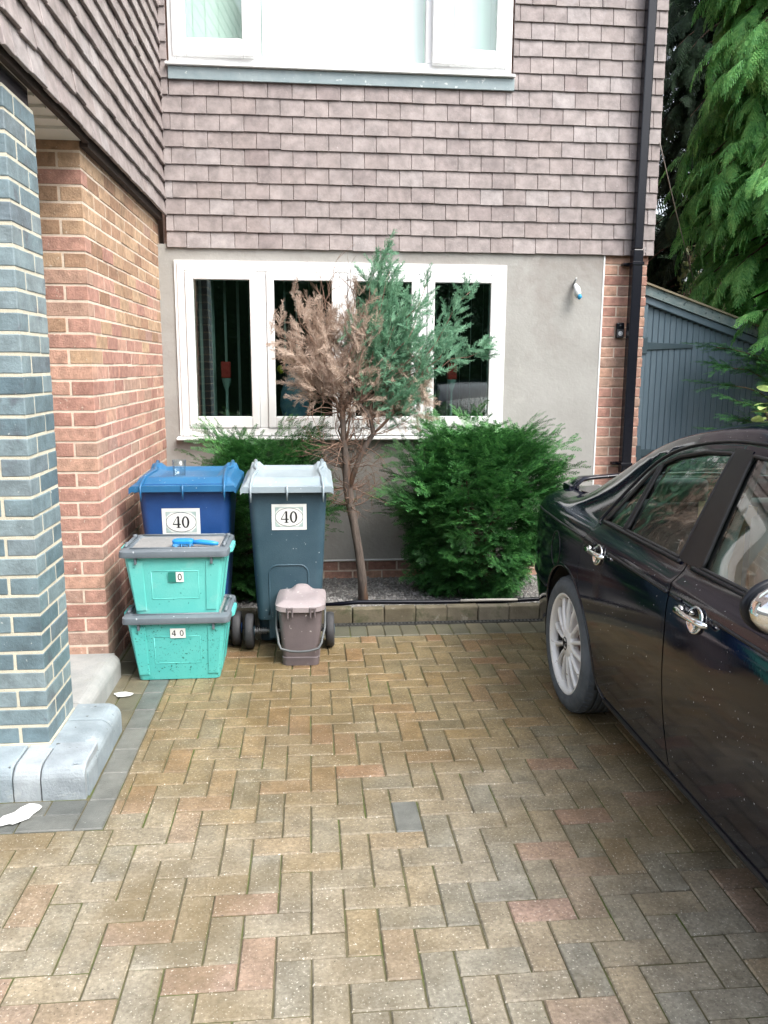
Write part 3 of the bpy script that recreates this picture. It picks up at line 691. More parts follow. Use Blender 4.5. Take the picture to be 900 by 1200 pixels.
def wheelie(name, label, loc, rz, W, D, mbody, mlid, arch, wheels_w, group):
    """local frame: near face towards -y at y=0"""
    t = thing(name, label, 'wheelie bin', loc, rz, group)
    hw = W/2; zt, zb = .93, .18; tb = .036 if D < .5 else .05
    mb = MB(); R = []
    for k in range(15):
        f = k/14; z = zb+(zt-zb)*f; q = tb*(1-f)
        R.append(rrect(-hw+q, hw-q, .01+.045*(1-f), D-.01-.10*(1-f), z, .045, 5))
    # under rim collar
    R.append(rrect(-hw-.006, hw+.006, .004, D-.004, zt+.001, .045, 5)); R.append(rrect(-hw-.006, hw+.006, .004, D-.004, zt+.025, .045, 5))
    mb.rings(R, smooth=True)
    mb.rings([rrect(-hw+tb+.01, hw-tb-.01, .17, D-.11, .02, .03, 4), rrect(-hw+tb, hw-tb, .12, D-.105, zb+.002, .03, 4)], smooth=False)
    for s in (-1, 1):
        mb.box(s*(hw-tb-.085)-.02, s*(hw-tb-.085)+.02, .062, .16, .07, zb+.03)
    body = mb.build('body', mbody, t, local=True)
    m = body.modifiers.new('edge', 'EDGE_SPLIT'); m.split_angle = math.radians(40)
    def face(x, z, l=0): 
        f = (z-zb)/(zt-zb); return (x, .01+.045*(1-f)-l, z)
    if arch:
        mb = MB(); w2, zt2 = .108, .50; pts = [(-w2-.004, .21)]+[(-w2, .21+k*.05) for k in range(1, 5)]+[(-w2+.05-.05*math.cos(a), zt2-.05+.05*math.sin(a)) for a in np.linspace(0, PI/2, 6)]
        pts = pts+[(-x, z) for x, z in reversed(pts)]
        mb.tube([face(x, z, -.001) for x, z in pts], .0055, 8); mb.build('moulding', mbody, body, local=True)
    house_sticker(t, face, *arch_st[name])
    # lid: height field
    n, mz = 44, 36; lw, y0, y1 = hw+.035, -.035, D+.03
    def sm(a, b, x): x = min(max((x-a)/(b-a), 0), 1); return x*x*(3-2*x)
    def hgt(x, y):
        ax = abs(x)/lw; v = (y-y0)/(y1-y0)
        h = .950+(.030 if D < .5 else .012)*v
        pl = sm(.0, .16, v-.05)*(1-sm(.84, .95, ax))*(1-sm(.93, 1, v)); h += .034*pl
        h -= .018*sm(.22, .34, v)*(1-sm(.80, .9, v))*(1-sm(.55, .68, ax))      # shallow dish
        h += .022*sm(.80, .86, v)*(1-sm(.985, 1.0, v))*sm(.60, .68, ax)*(1-sm(.86, .93, ax))       # horns
        h -= .012*sm(.97, 1, ax)
        return h
    mb = MB(); xs = np.linspace(-lw, lw, n+1); ys = np.linspace(y0, y1, mz+1)
    V = [(x, y, hgt(x, y)) for y in ys for x in xs]; F = [(j*(n+1)+i, j*(n+1)+i+1, (j+1)*(n+1)+i+1, (j+1)*(n+1)+i) for j in range(mz) for i in range(n)]
    mb.add(V, F, 0, True)
    per = [i for i in range(n+1)]+[j*(n+1)+n for j in range(1, mz+1)]+[mz*(n+1)+i for i in range(n-1, -1, -1)]+[j*(n+1) for j in range(mz-1, 0, -1)]
    top = [V[i] for i in per]; bot = [(p[0], p[1], p[2]-.032-(.0)) for p in top]; k = len(per)
    mb.add(top+bot, [(i, (i+1) % k, k+(i+1) % k, k+i) for i in range(k)])
    mb.add([(x*.93, y0+.02+(y-y0)*.95, z-.002) for x, y, z in bot], [tuple(range(k))])
    lid = mb.build('lid', mlid, t, local=True, fix=False)
    for s in (-1, 1):
        mb = MB(); x = s*lw*.78
        mb.tube([(x, y1-.03, hgt(x, y1-.06)+.004), (x*.99, y1-.12, hgt(x, y1-.12)+.002), (x*.9, y1-.22, hgt(x*.9, y1-.22)+.004), (x*.97, y0+.1, hgt(x*.97, y0+.1)+.004), (x*1.0, y0+.02, hgt(x, y0+.02)+.006), (x, y0-.006, .945), (x, y0-.004, .90), (x, y0+.004, .865)], [.012,.012,.010,.009,.008,.006,.005,.003], 8)
        mb.build('strap', mlid, lid, local=True)
    mb = MB(); mb.tube([(.0, y0-.003, .955), (.0, y0-.005, .91), (.0, y0+.002, .875)], [.006,.005,.003], 6); mb.build('catch', mlid, lid, local=True)
    # axle and wheels
    mb = MB(); mb.tube([(-wheels_w/2, .105, .1), (wheels_w/2, .105, .1)], .011, 12)
    for k in range(6): mb.tube([(-wheels_w/2+.05+.012*k, .105, .1), (-wheels_w/2+.056+.012*k, .105, .1)], .019, 12)
    mb.build('axle', m_axle, t, local=True)
    for s in (-1, 1):
        mb = MB(); c = (s*(wheels_w/2-.022), .105, .1)
        mb.lathe([(.03,-.024),(.075,-.022),(.092,-.024),(.1,-.014),(.1,.014),(.092,.024),(.075,.022),(.03,.024)], 28, c, 'x', closed=True)
        wh = mb.build('wheel', m_tyre_rub, t, local=True)
        mb = MB(); mb.lathe([(.0,-.026),(.03,-.028),(.03,.028),(0,.026)], 16, c, 'x'); mb.build('hub', mbody, wh, local=True)
    return t
m_axle = mat('galvanised_steel', (.35,.36,.37), (.25,.25,.25), scale=30, rough=.45, metallic=.7)
m_tyre_rub = mat('scuffed_black_rubber', (.022,.023,.026), (.05,.052,.056), scale=14, rough=.7, specks=((.2,.2,.2), 60, .72))
m_bin_blue = mat('blue_bin_plastic', (.010,.055,.20), (.018,.075,.25), scale=7, rough=.42, bump=.15, bscale=140, specks=((.35,.42,.5), 45, .74))
m_lid_blue = mat('light_blue_lid_plastic', (.014,.095,.22), (.024,.135,.28), scale=6, rough=.38, bump=.12, bscale=140, specks=((.5,.6,.66), 60, .72))
m_bin_grey = mat('slate_bin_plastic', (.026,.060,.085), (.042,.082,.108), scale=6, rough=.48, bump=.2, bscale=160, specks=[((.35,.4,.42), 50, .73)])
m_lid_grey = mat('grey_lid_plastic', (.22,.28,.32), (.30,.36,.39), scale=5, rough=.42, bump=.12, bscale=140, specks=((.6,.63,.64), 60, .72))
arch_st = {'recycling_bin': (-.022, .742, .205, .155, .066), 'wheelie_bin': (.008, .775, .19, .145, .066)}
wheelie('recycling_bin', 'large blue wheelie bin behind the turquoise boxes', (-.69, 4.43, 0), .0, .50, .50, m_bin_blue, m_lid_blue, False, .56, 'wheelie bins')
wheelie('wheelie_bin', 'slate grey wheelie bin with a pale grey lid and a 40 sticker', (-.128, 4.37, 0), .0, .43, .45, m_bin_grey, m_lid_grey, True, .50, 'wheelie bins')

# recycling boxes
m_teal = mat('turquoise_plastic', (.10,.50,.46), (.16,.57,.52), scale=4, rough=.5, bump=.15, bscale=120, stain=[((.25,.56,.52), 5, .55, .72), ((.40,.50,.46), 2.2, .66, .8)], specks=[((.03,.24,.22), 60, .71)])
m_teal_dirty = mat('stained_turquoise_plastic', (.08,.46,.43), (.12,.52,.48), scale=4, rough=.5, bump=.15, bscale=120, stain=[((.02,.33,.30), 3.2, .54, .66), ((.20,.54,.50), 4, .6, .75)], specks=[((.02,.15,.13), 130, .655), ((.03,.20,.17), 60, .66)])
m_boxlid = mat('dark_grey_lid', (.095,.12,.14), (.14,.165,.185), scale=7, rough=.5, bump=.15, bscale=130, specks=((.4,.43,.45), 45, .72))
m_boxtop = mat('pale_lid_panel', (.19,.20,.20), (.27,.27,.265), scale=9, rough=.75, bump=.2, bscale=120, specks=((.42,.42,.40), 60, .68))  # paler, rougher grey for the panel inside the lid rim
def rbox(label, loc, rz, mbody, sticker, dropped=False):
    """local: front face towards -y, y=0 at the rim"""
    t = thing('recycling_box', label, 'recycling box', loc, rz, 'turquoise recycling boxes')
    H_, hw, D = .315, .246, .37; tq = .042; n = 12
    mb = MB(); R = []
    for k in range(n):
        f = k/(n-1); q = tq*(1-f); R.append(rrect(-hw+q, hw-q, .004+q*.7, D-.004-q*.7, .0+H_*f, .028, 5))
    R.append(rrect(-hw-.012, hw+.012, -.01, D+.01, H_+.0005, .03, 5)); R.append(rrect(-hw-.012, hw+.012, -.01, D+.01, H_+.014, .03, 5))
    mb.rings(R, smooth=True)
    b = mb.build('body', mbody, t, local=True); m = b.modifiers.new('edge', 'EDGE_SPLIT'); m.split_angle = math.radians(40)
    def face(x, z, l=0): return (x, .004+tq*(1-z/H_)*.7-l, z)
    def side(y, z, l=0): return (hw-tq*(1-z/H_)+l, y, z)
    for s in (-1, 1):           # raised corner panels
        mb = MB(); P = [(s*.225, .29), (s*.155, .29), (s*.147, .028), (s*.198, .028)]
        if s < 0: P = P[::-1]
        mb.add([face(x, z, -.004) for x, z in P]+[face(x, z, .0045) for x, z in P], [(4,5,6,7),(0,1,5,4),(1,2,6,5),(2,3,7,6),(3,0,4,7)])
        mb.build('panel', mbody, b, bevel=.002, local=True)
        mb = MB(); mb.box(s*.185-.006, s*.185+.006, -.012, .006, .275, .312); mb.build('clip', m_boxlid, b, bevel=.002, local=True)
    mb = MB(); P = [(-.115,.235),(-.115,.09),(.115,.09),(.115,.235)]
    mb.tube([face(x, z, -.001) for x, z in P+P[:1]], .0032, 6); mb.build('moulding', mbody, b, local=True)
    for y in (.06, .25):
        mb = MB(); P = [(y,.29),(y+.06,.29),(y+.055,.03),(y+.008,.03)]
        mb.add([side(a, z, -.004) for a, z in P]+[side(a, z, .0045) for a, z in P], [(4,5,6,7),(0,1,5,4),(1,2,6,5),(2,3,7,6),(3,0,4,7)])
        mb.build('panel', mbody, b, bevel=.002, local=True)
    for s in (-1, 1):           # handle loop at each end
        mb = MB(); mb.rings([[(s*(hw+.008), .10, H_-.02),(s*(hw+.008), .27, H_-.02),(s*(hw+.008), .27, H_+.02),(s*(hw+.008), .10, H_+.02)],[(s*(hw+.036), .12, H_-.008),(s*(hw+.036), .25, H_-.008),(s*(hw+.036), .25, H_+.022),(s*(hw+.036), .12, H_+.022)]])
        mb.build('handle', mbody, t, bevel=.006, seg=2, local=True)
    # lid
    z = H_+.0155; mb = MB()
    R = [rrect(-hw-.022, hw+.022, -.02, D+.02, z-.020, .035, 5), rrect(-hw-.022, hw+.022, -.023, D+.023, z-.008, .038, 5), rrect(-hw-.019, hw+.019, -.02, D+.02, z+.010, .036, 5), rrect(-hw-.008, hw+.008, -.006, D+.006, z+.018, .032, 5),
         rrect(-hw+.020, hw-.020, .022, D-.022, z+.018, .028, 5), rrect(-hw+.028, hw-.028, .03, D-.03, z+.010, .024, 5)]
    mb.rings(R, smooth=True, cap0=False, cap1=False)
    mb.add(R[-1], [tuple(range(len(R[-1])))], 1)
    lid = mb.build('lid', [m_boxlid, m_boxtop], t, local=True, fix=False); m = lid.modifiers.new('edge', 'EDGE_SPLIT'); m.split_angle = math.radians(35)
    for s in (-1, 1):
        mb = MB(); mb.tube([(s*(hw-.004), .05, z+.024), (s*(hw-.004), D-.05, z+.024)], .009, 8)
        for y in (.09, D-.09): mb.tube([(s*(hw-.004), y, z+.02), (s*(hw-.004), y, z+.038)], .011, 10)
        mb.build('rib', m_boxlid, lid, local=True)
    mb = MB(); mb.tube([(-hw+.03, .022, z+.019), (hw-.03, .022, z+.019)], .006, 8); mb.build('rib', m_boxlid, lid, local=True); mb = MB(); mb.tube([(-hw+.03, D-.022, z+.019), (hw-.03, D-.022, z+.019)], .006, 8); mb.build('rib', m_boxlid, lid, local=True)
    p1 = lambda x, zz: face(x, zz, .0055); p2 = lambda x, zz: face(x, zz, .0062)
    cx, cz, w, h = .006, .205 if sticker == '0' else .255, .076, .052
    mb = MB()
    if sticker == '0':
        mb.add([p1(cx+.0, cz-h/2), p1(cx+w/2, cz-h/2), p1(cx+w/2, cz+h/2), p1(cx+.0, cz+h/2)], [(0,1,2,3)])
        st = mb.build('number_sticker', m_sticker, t, local=True, fix=False)
        mb = MB(); mb.add([p2(cx-w/2, cz-h/2), p2(cx, cz-h/2), p2(cx, cz+h/2), p2(cx-w/2, cz+h/2)], [(0,1,2,3)]); mb.build('green_square', m_greensq, st, local=True, fix=False)
        mb = MB(); flat(mb, digit0(cx+w*.25, cz, .036, False, .02), p2); mb.build('digits', m_ink, st, local=True, fix=False)
    else:
        mb.add([p1(cx-w/2, cz-h/2), p1(cx+w/2, cz-h/2), p1(cx+w/2, cz+h/2), p1(cx-w/2, cz+h/2)], [(0,1,2,3)])
        st = mb.build('number_sticker', m_sticker, t, local=True, fix=False)
        mb = MB(); flat(mb, digit4(cx-w*.26, cz, .032, False)+digit0(cx+w*.25, cz, .032, False, .019), p2); mb.build('digits', m_ink, st, local=True, fix=False)
    return t
rbox('stained turquoise box at the bottom of the stack, with a 4 0 sticker', (-.683, 3.985, .004), .0, m_teal_dirty, '40')
rbox('cleaner turquoise box on top of the stack, with a half green 0 sticker', (-.682, 3.985, .345), .0, m_teal, '0')
# hand brush on the upper box lid
m_brush = mat('blue_brush_plastic', (.01,.20,.55), (.02,.26,.62), scale=10, rough=.4)
zl = .352+.3155+.0155+.010
t = thing('hand_brush', 'small bright blue hand brush lying on the top box lid', 'brush', (-.62, 4.07, zl))
mb = MB(); mb.tube([(-.60,4.075,zl+.016),(-.56,4.07,zl+.018),(-.50,4.06,zl+.013),(-.47,4.055,zl+.011)], [.011,.014,.013,.008], 10); mb.build('handle', m_brush, t)
mb = MB(); mb.rings([rrect(-.70,-.595,4.05,4.11,zl+.012,.02,4), rrect(-.70,-.595,4.05,4.11,zl+.028,.02,4), rrect(-.69,-.605,4.06,4.10,zl+.033,.018,4)]); mb.build('head', m_brush, t, bevel=.002)
mb = MB()
for i in range(150):
    x, y = random.uniform(-.695,-.60), random.uniform(4.042,4.108)
    mb.tube([(x,y,zl+.013),(x+random.uniform(-.008,.008),y+random.uniform(-.012,.004),zl+.001)], .0016, 4, cap=False)
mb.build('bristles', mat('blue_bristles', (.08,.30,.58), rough=.6), t)
# drinking glass on the blue lid
t = tag(MB().lathe([(.0,.978),(.034,.978),(.038,1.07),(.0355,1.07),(.032,.986),(0,.986)], 28, (-.735,4.60,0)).build('drinking_glass', glass_mat('tumbler_glass', (.93,.96,.96), 1.5, boost=1.3), loc=(-.735,4.60,.978)), 'clear glass tumbler standing on the blue bin lid', 'glass')

# food caddy
m_cad = mat('brown_grey_caddy_plastic', (.115,.095,.10), (.15,.125,.128), scale=6, rough=.5, bump=.15, bscale=120, specks=((.4,.37,.36), 45, .72), stain=((.09,.075,.07), 5, .62, .72))
m_cadlid = mat('pale_caddy_lid', (.25,.215,.22), (.32,.28,.285), scale=7, rough=.5, bump=.15, bscale=120, specks=((.6,.57,.56), 60, .70))
t = thing('food_caddy', 'small brown food waste caddy with a swing handle', 'food caddy', (-.066, 4.16, 0), math.radians(-3))
mb = MB(); R = []
for k in range(10):
    f = k/9; q = .024*(1-f); d_ = .0 if k else .006
    R.append(rrect(-.118+q+d_, .118-q-d_, .0+q*.6, .235-q*1.2, .003+.315*f, .03, 5))
mb.rings(R, smooth=True); b = mb.build('body', m_cad, t, local=True); m = b.modifiers.new('edge', 'EDGE_SPLIT'); m.split_angle = math.radians(40)
mb = MB(); mb.rings([rrect(-.098,.098,.008,.21,.0,.03,5), rrect(-.101,.101,.007,.212,.045,.03,5), rrect(-.088,.088,.014,.2,.05,.03,5)]); mb.build('foot', m_cad, b, local=True, bevel=.003)
mb = MB(); n = 26; lw, y0, y1 = .134, -.016, .25
def hh(x, y):
    u, v = x/lw, (y-y0)/(y1-y0)
    e = min(1-abs(u), min(v, 1-v)*2)
    h = .330+.028*min(e/.35, 1)**.7+.02*v
    h += .03*math.exp(-((u)/.36)**4-((v-.88)/.26)**4)
    return h
def lidxy(i, j):
    u, v = -1+2*i/n, j/n
    a = u*math.sqrt(1-.16*(2*v-1)**6); c = (2*v-1)*math.sqrt(1-.16*u**6)
    return a*lw, y0+(c+1)/2*(y1-y0)
V = []
for j in range(n+1):
    for i in range(n+1):
        x, y = lidxy(i, j); V.append((x, y, hh(x, y)))
F = [(j*(n+1)+i, j*(n+1)+i+1, (j+1)*(n+1)+i+1, (j+1)*(n+1)+i) for j in range(n) for i in range(n)]
mb.add(V, F, 0, True); per = [i for i in range(n+1)]+[j*(n+1)+n for j in range(1, n+1)]+[n*(n+1)+i for i in range(n-1, -1, -1)]+[j*(n+1) for j in range(n-1, 0, -1)]
top = [V[i] for i in per]; k = len(per); mb.add(top+[(p[0], p[1], p[2]-.026) for p in top], [(i, (i+1) % k, k+(i+1) % k, k+i) for i in range(k)]); mb.add([(p[0], p[1], p[2]-.025) for p in top], [tuple(range(k))])
lid = mb.build('lid', m_cadlid, t, local=True, fix=False)
for x in (-.05, .07):
    mb = MB(); mb.box(x-.018, x-.008, -.022, -.012, .27, .33); mb.box(x+.006, x+.016, -.022, -.012, .275, .33); mb.box(x-.02, x+.018, -.021, .004, .318, .332); mb.build('catch', m_cad, lid, bevel=.003, local=True)
mb = MB(); pts = [(-.128,.12,.30)]+[(-.131,.10-.05*f,.30-.10*f) for f in (.3,.7,1)]+[(-.130+.02*f,.05-.075*f,.20-.085*f) for f in (.4,.8)]+[(-.10,-.028,.108),(-.05,-.034,.096),(.0,-.036,.094),(.05,-.034,.097),(.10,-.028,.110)]+[(.130-.02*f,.05-.075*f,.20-.085*f) for f in (.8,.4)]+[(.131,.10-.05*f,.30-.10*f) for f in (1,.7,.3)]+[(.128,.12,.30)]
mb.tube(pts, .0065, 8); mb.build('handle', mat('grey_handle_plastic', (.07,.08,.085), (.12,.13,.135), scale=12, rough=.45), t, local=True)

# ------------------------------------------------------------------ side gate
m_gate = mat('slate_blue_painted_timber', (.09,.14,.175), (.12,.17,.205), scale=7, rough=.55, bump=.3, bscale=60, stretch=(1,1,.15), stain=((.06,.10,.12), 5, .6, .75))
m_gate2 = mat('weathered_blue_timber', (.13,.19,.20), (.22,.26,.25), scale=18, rough=.8, bump=.5, bscale=60, specks=((.05,.08,.09), 30, .62))
m_strap = mat('dark_hinge_paint', (.03,.06,.075), (.045,.075,.09), scale=14, rough=.5)
gt = thing('side_gate', 'slate blue boarded timber gate with a sloping top beside the downpipe', 'gate', (2.9, 6.16, 0))
def ztop(x): return 2.21-.335*(x-2.53)
mb = MB(); x = 2.585
while x < 3.65:
    xa, xb = x, x+.0465; z = ztop((xa+xb)/2)-.135
    d = random.uniform(0, .002); w_ = .005
    mb.add([(xa,6.165,.05),(xa+w_,6.16-d,.05),(xb-w_,6.16-d,.05),(xb,6.165,.05),(xa,6.165,z),(xa+w_,6.16-d,z),(xb-w_,6.16-d,z),(xb,6.165,z),(xa,6.19,.05),(xb,6.19,.05),(xa,6.19,z),(xb,6.19,z)],
           [(0,1,5,4),(1,2,6,5),(2,3,7,6),(8,0,4,10),(3,9,11,7),(9,8,10,11)]); x += .0465
mb.build('boards', m_gate, gt)
mb = MB(); mb.box(2.527, 2.578, 6.13, 6.21, -.03, ztop(2.55)-.08)
mb.hexa([(2.527,6.12,ztop(2.527)-.13),(3.7,6.12,ztop(3.7)-.13),(3.7,6.22,ztop(3.7)-.13),(2.527,6.22,ztop(2.527)-.13),(2.527,6.12,ztop(2.527)-.075),(3.7,6.12,ztop(3.7)-.075),(3.7,6.22,ztop(3.7)-.075),(2.527,6.22,ztop(2.527)-.075)])
mb.build('gate_frame', m_gate, gt, bevel=.004)
mb = MB(); mb.hexa([(2.53,6.10,ztop(2.53)-.073),(3.7,6.10,ztop(3.7)-.073),(3.7,6.24,ztop(3.7)-.073),(2.53,6.24,ztop(2.53)-.073),(2.53,6.10,ztop(2.53)),(3.7,6.10,ztop(3.7)),(3.7,6.24,ztop(3.7)),(2.53,6.24,ztop(2.53))])
mb.build('fascia', m_gate2, gt)
mb = MB(); mb.hexa([(2.52,6.08,ztop(2.52)+.002),(3.72,6.08,ztop(3.72)+.002),(3.72,6.26,ztop(3.72)+.002),(2.52,6.26,ztop(2.52)+.002),(2.52,6.08,ztop(2.52)+.016),(3.72,6.08,ztop(3.72)+.016),(3.72,6.26,ztop(3.72)+.016),(2.52,6.26,ztop(2.52)+.016)])
mb.build('capping', mat('mossy_board', (.2,.17,.11), (.28,.24,.17), scale=12, rough=.9), gt)
for z in (1.755, .93):
    mb = MB(); mb.box(2.54, 2.582, 6.118, 6.129, z-.06, z+.06)
    mb.hexa([(2.583,6.145,z-.03),(2.96,6.145,z-.012),(2.96,6.157,z-.012),(2.583,6.157,z-.03),(2.583,6.145,z+.03),(2.96,6.145,z+.012),(2.96,6.157,z+.012),(2.583,6.157,z+.03)])
    mb.build('strap_hinge', m_strap, gt, bevel=.002)
# thin cable from the wall to the hedge
mb = MB(); a, b = Vector((2.53,6.0,3.19)), Vector((3.35,7.0,2.30))
mb.tube([a.lerp(b, k/10)-Vector((0,0,.02*math.sin(PI*k/10))) for k in range(11)], .004, 5)
tag(mb.build('cable', mat('pale_cable', (.4,.36,.33), rough=.6), loc=a), 'thin pale cable running down from the tiled wall into the hedge', 'cable')
# ------------------------------------------------------------------ planting
def quadstrip(p, q, w0, w1, nrm):
    p, q, nrm = map(np.array, (p, q, nrm)); d = q-p; s = np.cross(d, nrm); s = s/(np.linalg.norm(s)+1e-9)
    return [p-s*w0/2, p+s*w0/2, q+s*w1/2, q-s*w1/2]
class Leafs:
    def __init__(s): s.v = []; s.f = []
    def q(s, pts):
        o = len(s.v); s.v += [np.array(p, float) for p in pts]; s.f.append((o, o+1, o+2, o+3)); return s
    def strip(s, p, q_, w0, w1, n=(0, 0, 1)): return s.q(quadstrip(p, q_, w0, w1, n))
    def arr(s): return np.array(s.v), np.array(s.f)
R_ = np.random.default_rng(21)

def yew_fan(seed, L=.22):
    """flat yew branchlet along +x with 2-ranked needles"""
    r = np.random.default_rng(seed); lf = Leafs()
    def shoot(o, d, L, sag):
        d = np.array(d, float)/np.linalg.norm(d); n = int(L/.0105); prev = np.array(o, float)
        side = np.cross((0, 0, 1), d); side /= np.linalg.norm(side)
        for i in range(1, n+1):
            t = i/n; p = np.array(o)+d*L*t+np.array((0, 0, -sag*t*t))
            if i % 3 == 0 or i == n: lf.strip(prev, p, .0026, .0022); prev = p
            ln = .027*(1-.5*max(0, t-.6)/.4)*r.uniform(.85, 1.15)
            for s in (-1, 1):
                dd = side*s*.86+d*(.42+.3*t)+np.array((0, 0, r.uniform(-.28, .28)-.05))
                tip = p+dd/np.linalg.norm(dd)*ln; mid = (p+tip)/2
                nn = np.array((r.uniform(-.3, .3), r.uniform(-.3, .3), 1))
                sd = np.cross(tip-p, nn); sd /= np.linalg.norm(sd); w = .0038
                lf.q([p-sd*.0008, mid-sd*w, tip, mid+sd*w])
    shoot((0, 0, 0), (1, 0, .12), L, .03)
    for k in range(4):
        t = .18+.19*k; s = 1 if k % 2 else -1
        shoot((L*t, 0, .01), (.8, s*.72, r.uniform(-.1, .18)), L*(.62-.35*t)*r.uniform(.85, 1.2), .015)
    return lf.arr()
yewp = [yew_fan(k, .13+.025*(k % 3)) for k in range(6)]
yewlong = [yew_fan(40+k, .30) for k in range(3)]
m_yew = leaf_mat('yew_needles', [(0,(.018,.07,.024)),(.4,(.04,.14,.04)),(.7,(.075,.24,.062)),(1,(.16,.38,.10))], rough=.42, trans=.22, clump=16)
m_bark = mat('brown_bark', (.07,.045,.03), (.14,.095,.065), scale=16, rough=.95, bump=.9, bscale=50, stretch=(1,1,.3))
def yew(name, label, base, rx, ry, h, n, seed, lean=(0, 0), longs=60, zmin=.02, topfade=1.0):
    r = np.random.default_rng(seed); random.seed(seed)
    t = thing(name, label, 'shrub', base)
    xf = []; b = np.array(base)
    lump = [(r.normal(size=3), r.uniform(.7, 1.1)) for _ in range(9)]
    for i in range(n):
        u = r.uniform(-1, 1); a = r.uniform(0, 2*PI); q = r.uniform(.30, 1)**.40
        # barrel outline, narrower at the foot
        zz = r.uniform(0, 1)**.9; ring = (1-abs(2*max(zz, .3)-1.05)**3*.62)*(.62+.38*min(zz/.28, 1))
        d3 = np.array((math.cos(a), math.sin(a), (zz-.45)*1.6)); k = 1+.16*math.sin(3*a+5*zz+seed)+.10*math.sin(7*a-9*zz)
        pos = b+np.array((rx*ring*k*q*math.cos(a)+lean[0]*zz, ry*ring*k*q*math.sin(a)+lean[1]*zz, zmin+zz*h))
        dr = np.array((math.cos(a), math.sin(a), .10+1.3*(zz-.35)*(1 if zz > .35 else .6)))+r.normal(size=3)*.32
        xf.append((r.integers(0, 6), frame(dr, roll=r.normal()*.4, s=r.uniform(.8, 1.15)), pos-dr/np.linalg.norm(dr)*.10))
    for i in range(longs):
        a = r.uniform(0, 2*PI); zz = r.uniform(.3, 1)**.6; q = .86 if zz < .8 else r.uniform(.3, .86)
        pos = b+np.array((rx*q*(1-.5*max(zz-.6, 0))*math.cos(a)+lean[0], ry*q*math.sin(a)*(1-.5*max(zz-.6, 0)), h*zz*.98))
        dr = np.array((math.cos(a), math.sin(a)*.8, .1+1.1*max(zz-.45, 0)+r.uniform(-.1, .25)))
        xf.append((6+r.integers(0, 3), frame(dr, roll=r.normal()*.5, s=r.uniform(.75, 1.2)), pos))
    V, F = merge_inst(yewp+yewlong, xf)
    np_mesh('foliage', V, F, m_yew, t)
    mb = MB()
    for i in range(9):
        a = r.uniform(0, 2*PI); e = b+np.array((rx*.6*math.cos(a)+lean[0]*.6, ry*.6*math.sin(a), h*r.uniform(.5, .85)))
        s = b+np.array((r.normal()*.03, r.normal()*.03, -.02)); m_ = (s+e)/2+np.array((-.05*math.cos(a), -.05*math.sin(a), .05))
        mb.tube([s, (s*2+m_)/3, m_, (m_+e)/2, e], [.019, .016, .013, .009, .005], 6)
    mb.build('stem', m_bark, t, fix=False)
    return t
yew('yew_bush', 'dense dark green yew bush to the right, in front of the rendered wall', (1.14, 5.42, .01), .52, .44, 1.10, 2500, 5, lean=(.04, 0), longs=150)
yew('yew_bush', 'green yew bush half hidden behind the wheelie bins, under the window', (-.36, 5.48, .01), .40, .36, 1.04, 1300, 9, lean=(.02, 0), longs=90)

# half dead juniper on a bare leaning stem
def jun_spray(seed, L=.13, fine=1.0):
    r = np.random.default_rng(seed); lf = Leafs(); n = 9
    for i in range(n):
        t = (i+.6)/n; p = np.array((L*t, 0, -.012*t*t))
        lf.strip((L*i/n, 0, 0), p, .0035, .003)
        for s in (-1, 1):
            for e in range(2):
                a = r.uniform(.35, .8); ph = r.uniform(-.9, .9); ln = L*(.34-.20*t)*r.uniform(.7, 1.3)
                d = np.array((math.cos(a), s*math.sin(a)*math.cos(ph), math.sin(a)*math.sin(ph)))
                q = p+d*ln; lf.strip(p, q, .0045*fine, .0018, r.normal(size=3)*.4+np.array((0, 0, 1)))
                m_ = p+d*ln*.5; d2 = d+r.normal(size=3)*.6; d2 /= np.linalg.norm(d2)
                lf.strip(m_, m_+d2*ln*.5, .0038*fine, .0015, r.normal(size=3)*.4+np.array((0, 0, 1)))
    return lf.arr()
junp = [jun_spray(k, .095+.018*(k % 3), .85) for k in range(6)]
deadp = [jun_spray(60+k, .12+.02*(k % 3), .62) for k in range(5)]
m_jun = leaf_mat('juniper_scale_leaves', [(0,(.085,.225,.135)),(.4,(.15,.33,.205)),(.75,(.23,.43,.28)),(1,(.34,.53,.38))], rough=.6, trans=.3, clump=14)
m_deadleaf = leaf_mat('dead_juniper_leaves', [(0,(.33,.235,.185)),(.5,(.50,.39,.315)),(1,(.66,.56,.47))], rough=.8, trans=.25, clump=14)
m_twig = mat('dead_twigs', (.13,.075,.05), (.24,.16,.12), scale=20, rough=.9)
m_jbark = mat('juniper_bark', (.065,.052,.045), (.15,.12,.10), scale=22, rough=.95, bump=1.0, bscale=45, stretch=(1,1,.25), stain=((.26,.14,.08), 9, .55, .7))
jt = thing('juniper_tree', 'small juniper with a dead brown left side and a green right side', 'tree', (.345, 5.30, .03))
JY = 5.32
def curve(a, b, sag=.0, k=7, wob=.02, rr=R_):
    a, b = np.array(a, float), np.array(b, float); P = [a+(b-a)*i/k for i in range(k+1)]
    for i in range(1, k): P[i] = P[i]+rr.normal(size=3)*wob*np.linalg.norm(b-a)+np.array((0, 0, sag*math.sin(PI*i/k)))
    return P
mb = MB()
tr = [(.347,5.26,-.01),(.335,5.245,.2),(.315,5.25,.37),(.285,5.26,.55),(.26,5.27,.68),(.245,5.28,.80),(.235,5.28,.95),(.22,5.28,1.08),(.21,5.28,1.3),(.20,5.28,1.5)]
mb.tube(tr, [.036,.031,.028,.027,.03,.033,.026,.02,.018,.013], 12)
fk = [(.24,5.27,.78),(.30,5.26,.95),(.35,5.25,1.07),(.41,5.25,1.16),(.39,5.25,1.26),(.31,5.26,1.36),(.27,5.27,1.47)]
